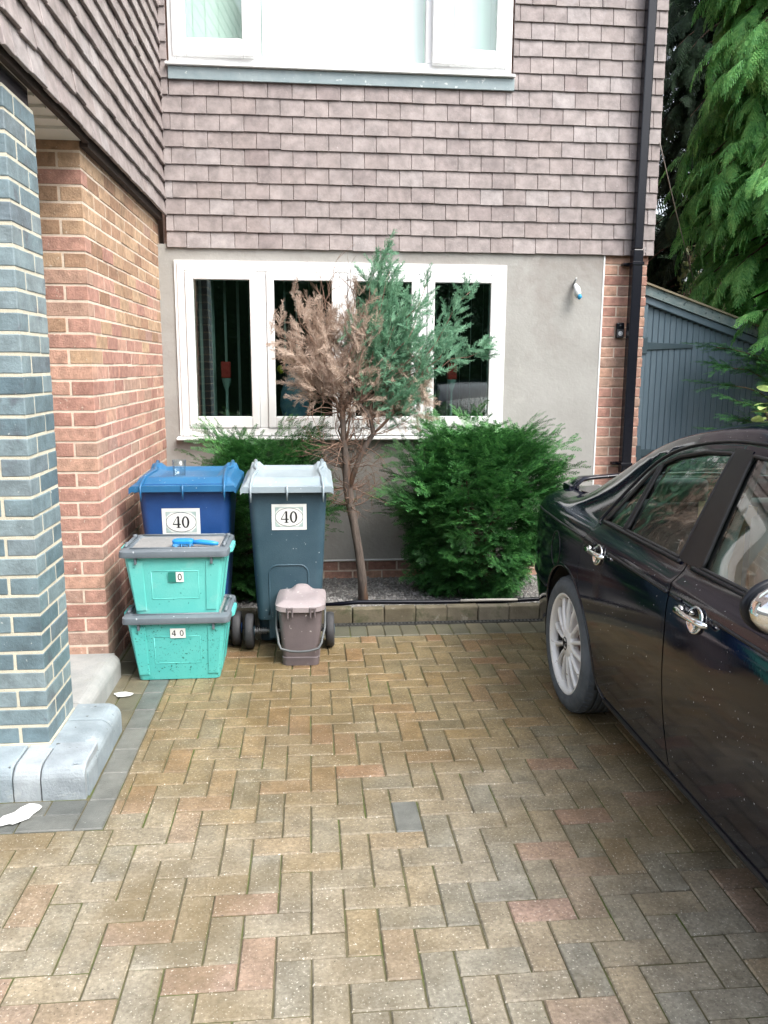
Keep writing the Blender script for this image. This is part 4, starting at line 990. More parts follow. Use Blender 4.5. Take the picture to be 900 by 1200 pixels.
mb.tube(fk, [.022,.018,.017,.016,.014,.012,.010], 9)
trunk = mb.build('trunk', m_jbark, jt, fix=False)
green = [(.49,2.31),(.42,2.20),(.51,2.18),(.60,2.10),(.77,2.12),(.70,1.98),(1.02,2.06),(.94,1.82),(.89,1.74),(1.16,1.70),(.80,1.60),(.77,1.50),(.61,1.42),(.46,1.75),(.56,1.92),(.66,1.84),(.72,1.72),(.58,1.60),(.40,1.62),(.52,2.05)]
dead = [(-.18,1.84),(-.15,1.69),(.05,1.96),(.21,1.95),(.36,1.99),(-.10,1.61),(-.01,1.75),(.15,1.86),(.10,1.59),(-.07,1.94),(.30,1.92),(.26,1.75),(.04,1.88),(.30,2.02),(-.04,1.52),(.20,1.55),(.36,1.80)]
mb = MB(); xg = []; xd = []
rj = np.random.default_rng(33)
for i, (x, z) in enumerate(green):
    y = JY+rj.uniform(-.20, .22); o = fk[rj.integers(3, 7)] if x > .5 else tr[rj.integers(8, 10)]
    P = curve(o, (x, y, z), -.03, 8, .025, rj); mb.tube(P, list(np.linspace(.008, .002, 9)), 5)
    for k in range(46):
        t = 1-rj.uniform(0, 1)**1.2*.72; f = t*8; a = min(int(f), 7); p = P[a]+(P[a+1]-P[a])*(f-a)
        dr = (P[a+1]-P[a]); dr = dr/np.linalg.norm(dr)+rj.normal(size=3)*.62+np.array((.12, 0, .30))
        rad = .085*(1.2-t)+.02
        xg.append((rj.integers(0, 6), frame(dr, roll=rj.uniform(0, 6), s=rj.uniform(.7, 1.15)), p+rj.normal(size=3)*rad*.6))
for i, (x, z) in enumerate(dead):
    y = JY+rj.uniform(-.20, .20); o = tr[rj.integers(7, 10)]
    P = curve(o, (x, y, z), -.02, 8, .03, rj); mb.tube(P, list(np.linspace(.007, .002, 9)), 5)
    for k in range(32):
        t = 1-rj.uniform(0, 1)**1.1*.6; f = t*8; a = min(int(f), 7); p = P[a]+(P[a+1]-P[a])*(f-a)
        dr = (P[a+1]-P[a]); dr = dr/np.linalg.norm(dr)+rj.normal(size=3)*.6+np.array((-.1, 0, .2))
        xd.append((rj.integers(0, 5), frame(dr, roll=rj.uniform(0, 6), s=rj.uniform(.65, 1.1)), p+rj.normal(size=3)*.035))
# dead sprays inside the lower right of the crown as well
for k in range(260):
    p = np.array((rj.uniform(.25, .76), JY+rj.uniform(-.15, .2), rj.uniform(1.25, 1.62))); dr = rj.normal(size=3)+np.array((.4, 0, -.1))
    xd.append((rj.integers(0, 5), frame(dr, roll=rj.uniform(0, 6), s=rj.uniform(.6, 1.0)), p))
mb.build('branch', m_twig, jt, fix=False)
V, F = merge_inst(junp, xg); np_mesh('crown', V, F, m_jun, jt)['label'] = 'living blue green right half of the crown'
V, F = merge_inst(deadp, xd); np_mesh('crown', V, F, m_deadleaf, jt)['label'] = 'dead brown left half of the crown'
mb = MB()                                           # tangle of bare twigs
def twig(p, d, L, r, depth):
    P = [np.array(p)]; d = np.array(d, float)/np.linalg.norm(d)
    for i in range(5):
        d = d+rj.normal(size=3)*.22+np.array((0, 0, .04)); d /= np.linalg.norm(d); P.append(P[-1]+d*L/5)
    mb.tube(P, list(np.linspace(r, r*.35, 6)), 4, cap=False)
    if depth:
        for k in range(3):
            i = rj.integers(1, 5); twig(P[i], d+rj.normal(size=3)*.8, L*.55, r*.5, depth-1)
for k in range(60):
    i = rj.integers(4, 9); a = rj.uniform(0, 2*PI)
    twig(tr[i], (math.cos(a), math.sin(a)*.7, rj.uniform(-.2, .9)), rj.uniform(.14, .34), .0042, 2)
for k in range(14):
    twig(fk[rj.integers(1, 6)], (rj.normal(), rj.normal()*.6, rj.uniform(-.3, .6)), rj.uniform(.12, .3), .0036, 2)
for k in range(16):
    twig(tr[5], (rj.normal(), rj.normal()*.6, rj.uniform(-.9, .2)), rj.uniform(.08, .2), .003, 1)
for k in range(10):
    twig((rj.uniform(.05,.4), JY, rj.uniform(1.9, 2.05)), (rj.normal()*.5-.1, 0, 1), rj.uniform(.15, .3), .003, 1)
mb.build('twigs', m_twig, jt, fix=False)

# big conifers on the right
def thuja(seed, L=.42, w=.011):
    """drooping flat spray along +x"""
    r = np.random.default_rng(seed); lf = Leafs(); n = 13
    def mid(t): return np.array((L*t, 0, .05*math.sin(PI*t*.6)-.17*L/.42*t*t))
    for i in range(n):
        t0, t1 = i/n, (i+1)/n; lf.strip(mid(t0), mid(t1), .007, .005)
        for s in (-1, 1):
            t = t1; p = mid(t); a = .75-.25*t; ln = L*(.40*(1-t)**.8+.10)*(.55 if t < .18 else 1)*r.uniform(.75, 1.2)
            d = np.array((math.cos(a), s*math.sin(a), -.28-.2*t)); q = p; m = 4
            for k in range(m):
                q2 = p+d*ln*(k+1)/m+np.array((0, 0, -.05*ln*((k+1)/m)**2*3))
                lf.strip(q, q2, w*(1-.12*k), w*(.9-.16*k), (r.normal()*.25, r.normal()*.25, 1))
                if k < m-1:
                    for e in (-1, 1):
                        dd = d+np.array((-.1, e*.62, -.15)) if True else d
                        d3 = dd/np.linalg.norm(dd); q3 = q2+d3*ln*.26*(1-.2*k)*r.uniform(.7, 1.2)
                        lf.strip(q2, q3, w*.85, w*.35, (r.normal()*.3, r.normal()*.3, 1))
                q = q2
    return lf.arr()
thp = [thuja(80+k, .27+.05*(k % 3), .012) for k in range(6)]
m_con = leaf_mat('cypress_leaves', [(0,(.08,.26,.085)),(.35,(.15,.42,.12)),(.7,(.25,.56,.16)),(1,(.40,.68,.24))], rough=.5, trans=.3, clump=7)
m_con_shaded = leaf_mat('shade_toned_cypress_leaves', [(0,(.006,.016,.008)),(.5,(.014,.036,.016)),(1,(.03,.075,.028))], rough=.7, trans=.15, clump=1.2)  # near-black leaves carry the dense crown's shade in their colour
m_trunk = mat('cypress_bark', (.05,.03,.02), (.10,.065,.045), scale=14, rough=.95, bump=.9, bscale=30, stretch=(1,1,.2))
def conifer(name, label, base, H_, rmax, m, seed, per_m, ang=(0, 2*PI), fr=11, z0=.5, taper=1.0, droop=.35, scale=1.0, keep=None, group=None, inner=0, extra=(), outer=.62):
    r = np.random.default_rng(seed); t = thing(name, label, 'tree', base, group=group); b = np.array(base, float)
    xf = []; mb = MB(); lb = MB()
    mb.tube([b+np.array((0,0,-.05)), b+np.array((0,0,H_*.3)), b+np.array((.03,0,H_*.7)), b+np.array((0,0,H_))], [.16,.13,.07,.015], 12)
    z = z0; todo = list(extra)
    while z < H_-.1:
        for k in range(max(2, int(per_m*.25))+len(todo)):
            tip = todo.pop() if todo else None; a = r.uniform(*ang); zz = z+r.uniform(0, .25); rr = rmax*(1-(zz/H_)**1.6*taper)*r.uniform(.80, 1.12)
            o = b+np.array((0, 0, zz)); e = o+np.array((math.cos(a)*rr, math.sin(a)*rr, rr*r.uniform(.05, .3)))
            if tip is not None: e = np.array(tip)+np.array((0,0,.2)); o = b+np.array((0,0,tip[2]-.1)); rr = .55
            n = 8; P = [o+(e-o)*i/n+np.array((0, 0, .16*rr*math.sin(PI*i/n)-droop*rr*(i/n)**2.4)) for i in range(n+1)]
            if tip is None and keep and not keep(P[-1]): continue
            lb.tube(P, list(np.linspace(.028, .004, n+1)), 5, cap=False)
            for q in range(fr):
                tt = 1-r.uniform(0, 1)**1.3*outer; f = tt*n; i = min(int(f), n-1); p = P[i]+(P[i+1]-P[i])*(f-i)
                d = P[i+1]-P[i]; d /= np.linalg.norm(d); sd = np.cross((0, 0, 1), d); sd /= np.linalg.norm(sd)+1e-9
                s = r.choice((-1, 1)) if tt < .93 else 0
                dr = d*r.uniform(.5, 1)+sd*s*r.uniform(.3, .95)+np.array((0, 0, r.uniform(-.55, .05)))+r.normal(size=3)*.12
                xf.append((r.integers(0, 6), frame(dr, roll=r.normal()*.35, s=scale*r.uniform(.75, 1.2)), p))
            for q in range(inner):
                tt = r.uniform(.15, .6); p = o+(e-o)*tt; dr = r.normal(size=3)*.7+np.array((math.cos(a), math.sin(a), -.5))
                xf.append((r.integers(0, 6), frame(dr, roll=r.normal(), s=scale*1.5), p))
        z += .25
    mb.build('trunk', m_trunk, t, fix=False); lb.build('limb', m_trunk, t, fix=False)
    V, F = merge_inst(thp, xf); np_mesh('crown', V, F, m, t)
    return t
conifer('conifer_tree', 'tall bright green cypress with drooping sprays on the right', (4.55, 6.35, 0), 9.0, 1.5, m_con, 3, 96, ang=(PI*.62, PI*1.75), fr=17, z0=.9, taper=.5, outer=.45, scale=.9, inner=2, droop=.26, extra=[(3.35,5.9,1.95),(3.5,5.8,1.8)],
        keep=lambda p: not (p[2] < 2.05 and p[0] < 3.45) and not (p[2] < 2.7 and p[0] < 3.28) and p[1] < 8 and not (p[2] < 1.5 and p[1] < 5.6))
conifer('conifer_tree', 'cypress behind the gate with shade put into its near-black leaf colour', (5.3, 9.6, 0), 7.2, 1.5, m_con_shaded, 4, 26, ang=(PI*.5, PI*1.6), fr=9, z0=.3, taper=.45, inner=3, scale=1.15)
conifer('conifer_tree', 'cypress between the house corner and the green cypress, shade put into its leaf colour', (4.3, 12.2, 0), 7.6, 1.5, m_con_shaded, 6, 22, ang=(PI*.8, PI*1.95), fr=8, z0=.3, taper=.45, inner=3, scale=1.25)
t = thing('yew_sapling', 'dark young yew reaching long thin shoots across the gate above the car roof', 'shrub', (3.62, 5.62, 0))
ry_ = np.random.default_rng(77); xf = []; mb = MB()
for tip in ((3.0,5.86,1.74),(3.06,5.82,1.60),(3.02,5.80,1.47),(3.10,5.74,1.36),(3.0,5.74,1.14),(3.12,5.7,1.22),(3.25,5.78,1.66),(3.28,5.66,1.48),(3.3,5.6,1.3),(3.36,5.7,1.56),(3.2,5.62,1.1)):
    P = curve((3.62+ry_.normal()*.03, 5.62, tip[2]-.35), tip, .09, 7, .012, ry_); mb.tube(P, list(np.linspace(.011, .003, 8)), 5)
    for k in range(15):
        f = (1-ry_.uniform(0, 1)**1.2*.75)*7; i = min(int(f), 6); p = P[i]+(P[i+1]-P[i])*(f-i); d = P[i+1]-P[i]; d /= np.linalg.norm(d)
        sd = np.cross((0, 0, 1), d); s = ry_.choice((-1, 1)); q = d+sd*s*ry_.uniform(.2, .8)+np.array((0, 0, ry_.uniform(-.35, .1)))
        xf.append((ry_.integers(0, 9), frame(d if f > 6.6 else q, roll=ry_.normal()*.3, s=ry_.uniform(.6, .95)), p))
mb.tube([(3.62,5.62,-.02),(3.61,5.62,.7),(3.63,5.61,1.3)], [.024,.018,.008], 8)
mb.build('stem', m_bark, t, fix=False); V, F = merge_inst(yewp+yewlong, xf); np_mesh('foliage', V, F, m_yew, t)
# far glimpse of leaves, sunlight put into their pale colours
def leaf_quad(seed):
    r = np.random.default_rng(seed); lf = Leafs(); lf.q([(0,0,0),(.5,-.25,.05),(1,0,0),(.5,.25,.05)]); return lf.arr()
lq = [leaf_quad(0)]
def leafball(n, c, rad, s, r):
    xf = []
    for i in range(n):
        d = r.normal(size=3); d /= np.linalg.norm(d); q = r.uniform(.2, 1)**.5
        xf.append((0, frame(r.normal(size=3), roll=r.uniform(0, 6), s=s*r.uniform(.6, 1.3)), np.array(c)+d*q*np.array(rad)))
    return xf
rb = np.random.default_rng(55)
t = thing('holly_bush', 'bush glimpsed behind the gate, sunlight put into its pale leaf specks', 'bush', (4.35, 8.6, 0))
V, F = merge_inst(lq, leafball(900, (4.05, 8.1, 2.35), (.35, .3, .75), .075, rb)); np_mesh('foliage', V, F, leaf_mat('sun_toned_leaves', [(0,(.03,.05,.02)),(.55,(.12,.15,.06)),(.8,(.34,.30,.20)),(1,(.5,.46,.36))], clump=9), t)  # pale end of the ramp paints sunlight onto the leaves
mb = MB()
for k in range(4): mb.tube([(4.1+rb.normal()*.05,8.1,0),(4.08+rb.normal()*.1,8.1,1.2),(4.05+rb.normal()*.25,8.1+rb.normal()*.1,2.7)], [.02,.015,.006], 6)
mb.build('stem', m_trunk, t, fix=False)
# variegated laurel beside the car
m_var = mat('variegated_leaf', (.16,.30,.07), (.42,.50,.18), scale=30, rough=.35, ramp=[(0,(.14,.28,.07)),(.5,(.32,.44,.14)),(1,(.52,.58,.25))], islands=.6)
t = thing('spotted_laurel', 'yellow green variegated laurel by the far side of the car', 'shrub', (3.25, 5.05, 0))
mb = MB(); lv = MB()
def big_leaf(o, d, L, w):
    o = np.array(o); M3 = frame(d, roll=rb.normal()*.4); n = 6; V = []; 
    for i in range(n+1):
        u = i/n; hw = w/2*math.sin(PI*min(u*.93+.03, 1))**.8; z = -.18*L*u*u
        for s in (-1, 0, 1): V.append(o+M3@np.array((L*u, s*hw, z+abs(s)*hw*.25)))
    lv.add(V, [(i*3+j, i*3+j+1, (i+1)*3+j+1, (i+1)*3+j) for i in range(n) for j in range(2)], 0, True)
for k in range(7):
    e = np.array((3.10+rb.normal()*.13, 4.98+rb.normal()*.12, rb.uniform(1.15, 1.52))); s = np.array((3.25+rb.normal()*.04, 5.05, 0))
    mb.tube([s, (s+e)/2+np.array((.08,0,.1)), e], [.014,.011,.005], 6)
    for q in range(7): 
        a = rb.uniform(0, 2*PI); big_leaf(e-np.array((0,0,.03*q)), (math.cos(a)-.25, math.sin(a)-.2, rb.uniform(-.1, .35)), rb.uniform(.12, .17), rb.uniform(.045, .06))
mb.build('stem', m_bark, t, fix=False); lv.build('leaves', m_var, t, fix=False)
# boundary behind everything on the right, and the trees across the street (seen in the panes)
xf = []
for k in range(170):
    c = (rb.uniform(-14, 14), rb.uniform(-13, -9.5), rb.uniform(.6, 6.6)); xf += leafball(360, c, (1.5, 1.0, 1.3), .15, rb)
V, F = merge_inst(lq, xf)
o = np_mesh('street_trees', V, F, leaf_mat('street_leaves', [(0,(.015,.045,.02)),(.6,(.03,.085,.035)),(1,(.05,.12,.045))], clump=.8), loc=(0,-11,0)); struct(o, 'stuff', 'belt of trees on the far side of the street')

mb = MB(); mb.prism([(-16.5,-.05),(-13.8,5.6),(-13.4,6.4),(-17,6.6),(-17,-.05)], -22, 22, 'x')
struct(mb.build('sky_block_bank', mat('sky_block_green', (.045,.10,.045), (.07,.15,.06), scale=1.5, rough=.95)))  # unseen slope added behind the trees to keep bright sky out of pane reflections
# ------------------------------------------------------------------ the parked saloon
XC = 2.04
def paint(name, c1, c2):
    m, nt, b = new_mat(name); v = coords(nt)
    col = mixc(nt, mrange(nt, noise(nt, 3, 4, .6, v), .3, .7), c1, c2)
    dirt = mrange(nt, noise(nt, 5, 6, .65, v, .5), .50, .78)
    col = mixc(nt, math_(nt, 'MULTIPLY', dirt, .10), col, (.05, .042, .034))
    col = mixc(nt, mrange(nt, noise(nt, 85, 2, .5, v), .735, .76), col, (.42, .43, .42))
    nt.links.new(col, b.inputs['Base Color'])
    nt.links.new(mrange(nt, noise(nt, 9, 5, .65, v), .35, .75, .035, .10), b.inputs['Roughness'])
    b.inputs['Specular IOR Level'].default_value = .5; b.inputs['Coat Weight'].default_value = .0; b.inputs['Coat Roughness'].default_value = .06
    bp = _n(nt, 'ShaderNodeBump'); bp.inputs['Strength'].default_value = .025; bp.inputs['Distance'].default_value = .004
    nt.links.new(noise(nt, 140, 2, .5, v), bp.inputs['Height']); nt.links.new(bp.outputs[0], b.inputs['Normal'])
    return m
m_car = paint('black_car_paint', (.003,.004,.010), (.0042,.0055,.014))
m_trim = mat('black_trim', (.004,.005,.008), (.007,.008,.012), scale=20, rough=.3, spec=.35)
m_rubber = mat('window_rubber', (.010,.010,.011), (.02,.02,.022), scale=20, rough=.55)
m_chrome = mat('chrome', (.75,.77,.78), (.80,.80,.80), scale=6, rough=.07, metallic=1.0, specks=((.35,.36,.36), 70, .72))
m_carglass = glass_mat('car_glass', (.70,.86,.83), 1.5, boost=2.6)
m_alloy = mat('silver_alloy', (.72,.71,.69), (.80,.79,.77), scale=10, rough=.38, metallic=.12, stain=[((.40,.34,.30), 14, .60, .78)], specks=((.25,.2,.17), 60, .70))
m_tyre = mat('wet_tyre', (.05,.06,.07), (.10,.115,.13), scale=12, rough=.7, bump=.3, bscale=90, specks=((.16,.16,.16), 90, .70))
m_rust = mat('rusty_disc', (.16,.045,.035), (.24,.08,.06), scale=10, rough=.75)
m_arch = mat('arch_liner', (.010,.010,.010), (.018,.018,.017), scale=10, rough=.95)
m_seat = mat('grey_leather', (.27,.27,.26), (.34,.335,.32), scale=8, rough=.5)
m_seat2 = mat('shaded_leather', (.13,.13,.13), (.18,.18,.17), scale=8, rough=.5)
m_inner = mat('car_interior_dark', (.018,.019,.02), (.032,.033,.034), scale=6, rough=.75)
m_cream = mat('pale_interior_trim', (.30,.30,.28), (.36,.36,.34), scale=6, rough=.6)

REF = np.array([(.70,.17),(.80,.185),(.842,.25),(.873,.42),(.888,.60),(.886,.755),(.876,.85),(.850,.905),(.806,.935),(.733,1.10),(.652,1.28),(.612,1.345),(.545,1.388),(.30,1.420),(0,1.43)])
def pchip(x, y):
    x, y = np.array(x, float), np.array(y, float); h = np.diff(x); d = np.diff(y)/h; m = np.zeros_like(y)
    for i in range(1, len(x)-1):
        if d[i-1]*d[i] > 0:
            w1, w2 = 2*h[i]+h[i-1], h[i]+2*h[i-1]; m[i] = (w1+w2)/(w1/d[i-1]+w2/d[i])
    m[0], m[-1] = d[0], d[-1]
    def f(q):
        q = np.clip(np.asarray(q, float), x[0], x[-1]); i = np.clip(np.searchsorted(x, q)-1, 0, len(x)-2); t = (q-x[i])/h[i]
        return (1+2*t)*(1-t)**2*y[i]+t*(1-t)**2*h[i]*m[i]+t*t*(3-2*t)*y[i+1]+t*t*(t-1)*h[i]*m[i+1]
    return f
f_p = pchip([-.24,-.20,-.1,.1,.5,1.0,1.5,3.0,3.6,4.0,4.2,4.35,4.45,4.52,4.56], [.48,.62,.80,.90,.965,.992,1,1,.988,.958,.925,.87,.80,.70,.55])
f_zb = pchip([-.24,-.1,.1,.5,.9,1.25,2.0,3.6,4.1,4.35,4.5,4.56], [.56,.66,.74,.84,.90,.93,.935,.935,.925,.905,.86,.80])
f_zr = pchip([-.24,-.1,.1,.5,.9,1.15,1.45,1.75,1.95,2.2,2.5,2.73,3.0,3.29,3.5,3.7,3.88,4.0,4.15,4.38,4.5,4.56], [.58,.69,.785,.895,.955,.985,1.145,1.30,1.362,1.40,1.413,1.395,1.352,1.27,1.182,1.087,.990,.957,.950,.938,.895,.82])
def section(y):
    p, zb, zr = float(f_p(y)), float(f_zb(y)), float(f_zr(y)); P = REF.copy(); ztop = 1.395
    for i in range(len(P)):
        w, z = REF[i]
        if i <= 8: z2 = z if z < .42 else .42+(z-.42)*(zb-.42)/(.935-.42)
        else: z2 = zb+(z-.935)*(zr-zb)/(ztop-.935) if z <= ztop else zr+(z-ztop)
        if i > 8 and z2 < zb+.0015*(i-8): z2 = zb+.0015*(i-8)
        P[i] = (w*p, z2)
    if 3.9 < y or y < 1.0:      # broad flat deck and bonnet
        k = min((y-3.9)/.25, 1) if y > 3.9 else min((1.0-y)/.3, 1)
        P[9, 0] += .03*k*p; P[10, 0] += .06*k*p; P[11, 0] += .05*k*p
    return P
VS = np.linspace(0, 14, 197)                      # 14 samples per control span
YS = np.concatenate([np.linspace(-.24, 0, 13)[:-1], np.linspace(0, 4.3, 150)[:-1], np.linspace(4.3, 4.56, 22)])
fw_ = []
def cat(P, q):
    i = np.clip(np.floor(q).astype(int), 0, len(P)-2); t = (q-i)[:, None]
    Pm = np.vstack([2*P[0]-P[1], P, [(-P[-2, 0], P[-2, 1])]]); a, b, c, d = Pm[i], Pm[i+1], Pm[i+2], Pm[i+3]
    return .5*((2*b)+(-a+c)*t+(2*a-5*b+4*c-d)*t*t+(-a+3*b-3*c+d)*t**3)
TAB = np.array([cat(section(y), VS) for y in YS])  # (ny, nv, 2)
def surf(y, v):
    """(w, z) at arrays y, v"""
    y, v = np.atleast_1d(y).astype(float), np.atleast_1d(v).astype(float)
    i = np.clip(np.searchsorted(YS, y)-1, 0, len(YS)-2); ty = np.clip((y-YS[i])/(YS[i+1]-YS[i]), 0, 1)[:, None]
    vv = np.clip(v/14*196, 0, 195.999); j = vv.astype(int); tv = (vv-j)[:, None]
    return ((1-ty)*((1-tv)*TAB[i, j]+tv*TAB[i, j+1])+ty*((1-tv)*TAB[i+1, j]+tv*TAB[i+1, j+1]))
def v_of_z(y, z):
    out = np.zeros(len(y))
    for k, (a, b) in enumerate(zip(y, z)):
        i = min(max(np.searchsorted(YS, a)-1, 0), len(YS)-2); t = min(max((a-YS[i])/(YS[i+1]-YS[i]), 0), 1)
        col = (1-t)*TAB[i, :, 1]+t*TAB[i+1, :, 1]
        out[k] = np.interp(b, np.maximum.accumulate(col), VS)
    return out
def normals(y, v):
    e, f = .012, .06
    def p3(y, v): s = surf(y, v); return np.stack([-s[:, 0], y, s[:, 1]], 1)
    dy = p3(np.clip(y+e, -.24, 4.56), v)-p3(np.clip(y-e, -.24, 4.56), v); dv = p3(y, np.clip(v+f, 0, 14))-p3(y, np.clip(v-f, 0, 14))
    n = np.cross(dv, dy); n /= np.linalg.norm(n, axis=1)[:, None]+1e-12
    n[n[:, 0] > 0] *= np.where(np.abs(n[n[:, 0] > 0][:, :1]) > .2, -1, 1)
    s = surf(y, v); bad = (n[:, 2] < 0) & (v > 8.5); n[bad] *= -1
    return n
def side_pts(yz, off=0.0, sgn=-1):
    yz = np.array(yz, float); v = v_of_z(yz[:, 0], yz[:, 1]); s = surf(yz[:, 0], v); n = normals(yz[:, 0], v)
    P = np.stack([-s[:, 0], yz[:, 0], s[:, 1]], 1)+n*off
    if sgn > 0: P[:, 0] *= -1; n = n*np.array([-1, 1, 1])
    P[:, 0] += XC
    return P, n
def inside(poly, pts):
    x, y = pts[:, 0], pts[:, 1]; c = np.zeros(len(pts), bool); n = len(poly)
    for i in range(n):
        (x1, y1), (x2, y2) = poly[i], poly[(i+1) % n]
        m = ((y1 > y) != (y2 > y)) & (x < (x2-x1)*(y-y1)/((y2-y1) if y2 != y1 else 1e-12)+x1); c ^= m
    return c
def resample(poly, step=.03):
    out = []
    for i in range(len(poly)):
        a, b = np.array(poly[i], float), np.array(poly[(i+1) % len(poly)], float); k = max(1, int(np.linalg.norm(b-a)/step))
        out += [tuple(a+(b-a)*j/k) for j in range(k)]
    return out
def panel(name, poly, m, parent, holes=(), off=0.0, sgns=(-1, 1), step=.028, thick=0):
    loops = [resample(poly, step)]+[resample(h, step) for h in holes]
    pts = []; edges = []
    for L in loops:
        o = len(pts); pts += L; edges += [(o+i, o+(i+1) % len(L)) for i in range(len(L))]
    nb = len(pts); ob = np.array(pts)
    lo, hi = ob.min(0), ob.max(0); g = np.array([(a, b) for a in np.arange(lo[0], hi[0], step) for b in np.arange(lo[1], hi[1], step)])
    if len(g):
        ok = inside(loops[0], g)
        for h in loops[1:]: ok &= ~inside(h, g)
        g = g[ok]
        if len(g): g = g[np.min(np.linalg.norm(g[:, None]-ob[None], axis=2), axis=1) > step*.55]
    allp = [Vector(p) for p in pts]+[Vector((float(p[0]), float(p[1]))) for p in g]
    V2, E2, F2, *_ = mgeo.delaunay_2d_cdt(allp, edges, [], 0, 1e-6)
    V2 = np.array([tuple(v) for v in V2]); F2 = np.array([f for f in F2 if len(f) == 3]); C = V2[F2].mean(1)
    ok = inside(loops[0], C)
    for h in loops[1:]: ok &= ~inside(h, C)
    F2 = F2[ok]; res = []
    for s in sgns:
        P, n = side_pts(V2, off, s); a, b, c = P[F2[:, 0]], P[F2[:, 1]], P[F2[:, 2]]
        fn = np.cross(b-a, c-a); flip = (fn*n[F2[:, 0]]).sum(1) < 0; F = F2.copy(); F[flip] = F[flip][:, ::-1]
        res.append(np_mesh(name, P, F, m, parent, smooth=True, normals=n))
    return res
def trim_line(name, pts, r, m, parent, off=.002, sgns=(-1, 1), step=.02, closed=False, n=6):
    L = resample(pts, step) if closed else resample(pts, step)[:len(resample(pts, step))]
    if closed: L = L+L[:1]
    else:
        L = []
        for i in range(len(pts)-1):
            a, b = np.array(pts[i]), np.array(pts[i+1]); k = max(1, int(np.linalg.norm(b-a)/step)); L += [tuple(a+(b-a)*j/k) for j in range(k)]
        L.append(pts[-1])
    out = []
    for s in sgns:
        P, _ = side_pts(L, off, s); mb = MB(); mb.tube(P, r, n); out.append(mb.build(name, m, parent, fix=False))
    return out
def arc(c, R, a0, a1, n=20): return [(c[0]+R*math.cos(a), c[1]+R*math.sin(a)) for a in np.linspace(a0, a1, n)]
def smoothpoly(pts, it=2):
    for _ in range(it):
        q = []
        for i in range(len(pts)):
            a, b = np.array(pts[i]), np.array(pts[(i+1) % len(pts)]); q += [tuple(a*.75+b*.25), tuple(a*.25+b*.75)]
        pts = q
    return pts
def chaikin_open(pts, it=2):
    for _ in range(it):
        q = [pts[0]]
        for i in range(len(pts)-1):
            a, b = np.array(pts[i]), np.array(pts[i+1]); q += [tuple(a*.75+b*.25), tuple(a*.25+b*.75)]
        q.append(pts[-1]); pts = q
    return pts

car = thing('parked_car', 'wet black four door saloon car with silver alloy wheels and a boot spoiler', 'car', (XC, 2.15, 0))
RW, FWY = 3.525, .745; WZ, AR = .318, .372
# outlines in (y, z)
zc = lambda y: float(surf([y], [11.0])[0, 1])
gap = .0028
door_r_rear = [(3.285,.925),(3.315,.86),(3.338,.76),(3.335,.67),(3.31,.635)]
arc_r = [p for p in arc((RW, WZ), AR+.012, PI*.72, PI*1.0, 14)]
door_r = [(2.44,.235),(2.452,.5),(2.458,.72),(2.472,.86),(2.51,.925),(2.515,1.10),(2.512,1.335)]+chaikin_open([(2.512,1.340),(2.74,1.325),(2.95,1.290),(3.09,1.225),(3.16,1.165),(3.27,.99),(3.285,.925)], 1)+chaikin_open(door_r_rear, 1)[1:]+arc_r+[(3.128,.275),(3.075,.235)]
door_f = [(1.44,.235),(1.405,.45),(1.39,.75),(1.395,.93),(1.42,.985),(1.60,1.125),(1.85,1.27),(2.02,1.325),(2.20,1.343),(2.505-.004,1.345),(2.507,1.10),(2.503,.927),(2.465,.862),(2.4505,.72),(2.4445,.5),(2.4325,.235)]
win_f = smoothpoly([(2.415,.957),(1.56,.962),(1.49,.985),(1.62,1.10),(1.86,1.245),(2.02,1.295),(2.20,1.312),(2.44,1.316)], 0)
win_r = [(3.045,.955),(2.575,.957),(2.555,1.312),(2.74,1.298),(2.93,1.262),(3.035,1.222)]
win_q = [(3.272,.948),(3.075,.953),(3.062,1.207),(3.10,1.180),(3.16,1.11)]
# body side skin with door and arch openings
y0, y1 = -.232, 4.553
bot = [(y1, .22), (RW+AR, .22)]+arc((RW, WZ), AR, -.28, PI+.28, 34)[0:]+[(RW-AR, .20), (FWY+AR, .20)]+arc((FWY, WZ), AR, -.28, PI+.28, 34)+[(FWY-AR, .22), (y0, .22)]
bot = [(y1, .22)]+[(RW+AR*math.cos(a), WZ+AR*math.sin(a)) for a in np.linspace(-.28, PI, 40)]+[(3.138,.265),(3.06,.20)]+[(FWY+AR*math.cos(a), WZ+AR*math.sin(a)) for a in np.linspace(-.32, PI+.28, 40)]+[(y0, .22)]
top = [(y, zc(y)-.0005) for y in np.linspace(y0, y1, 150)]
doors = door_f[:10]+[(2.512,1.342)]+door_r[7:]+[]
hole_all = [(p[0], p[1]) for p in [(1.4366,.232)]+[(p[0]-.004 if p[0] < 1.5 else p[0], p[1]+(.004 if p[1] > 1.0 else 0)) for p in door_f[1:10]]+[(p[0], p[1]+.004) for p in door_r[6:13]]]
rear_e = [(p[0]+.004, p[1]) for p in door_r[13:-1]]+[(3.079,.232)]
hole_all += rear_e
panel('body', bot+top, m_car, car, holes=[hole_all], step=.03)[0]['label'] = 'black body side with rear wing'
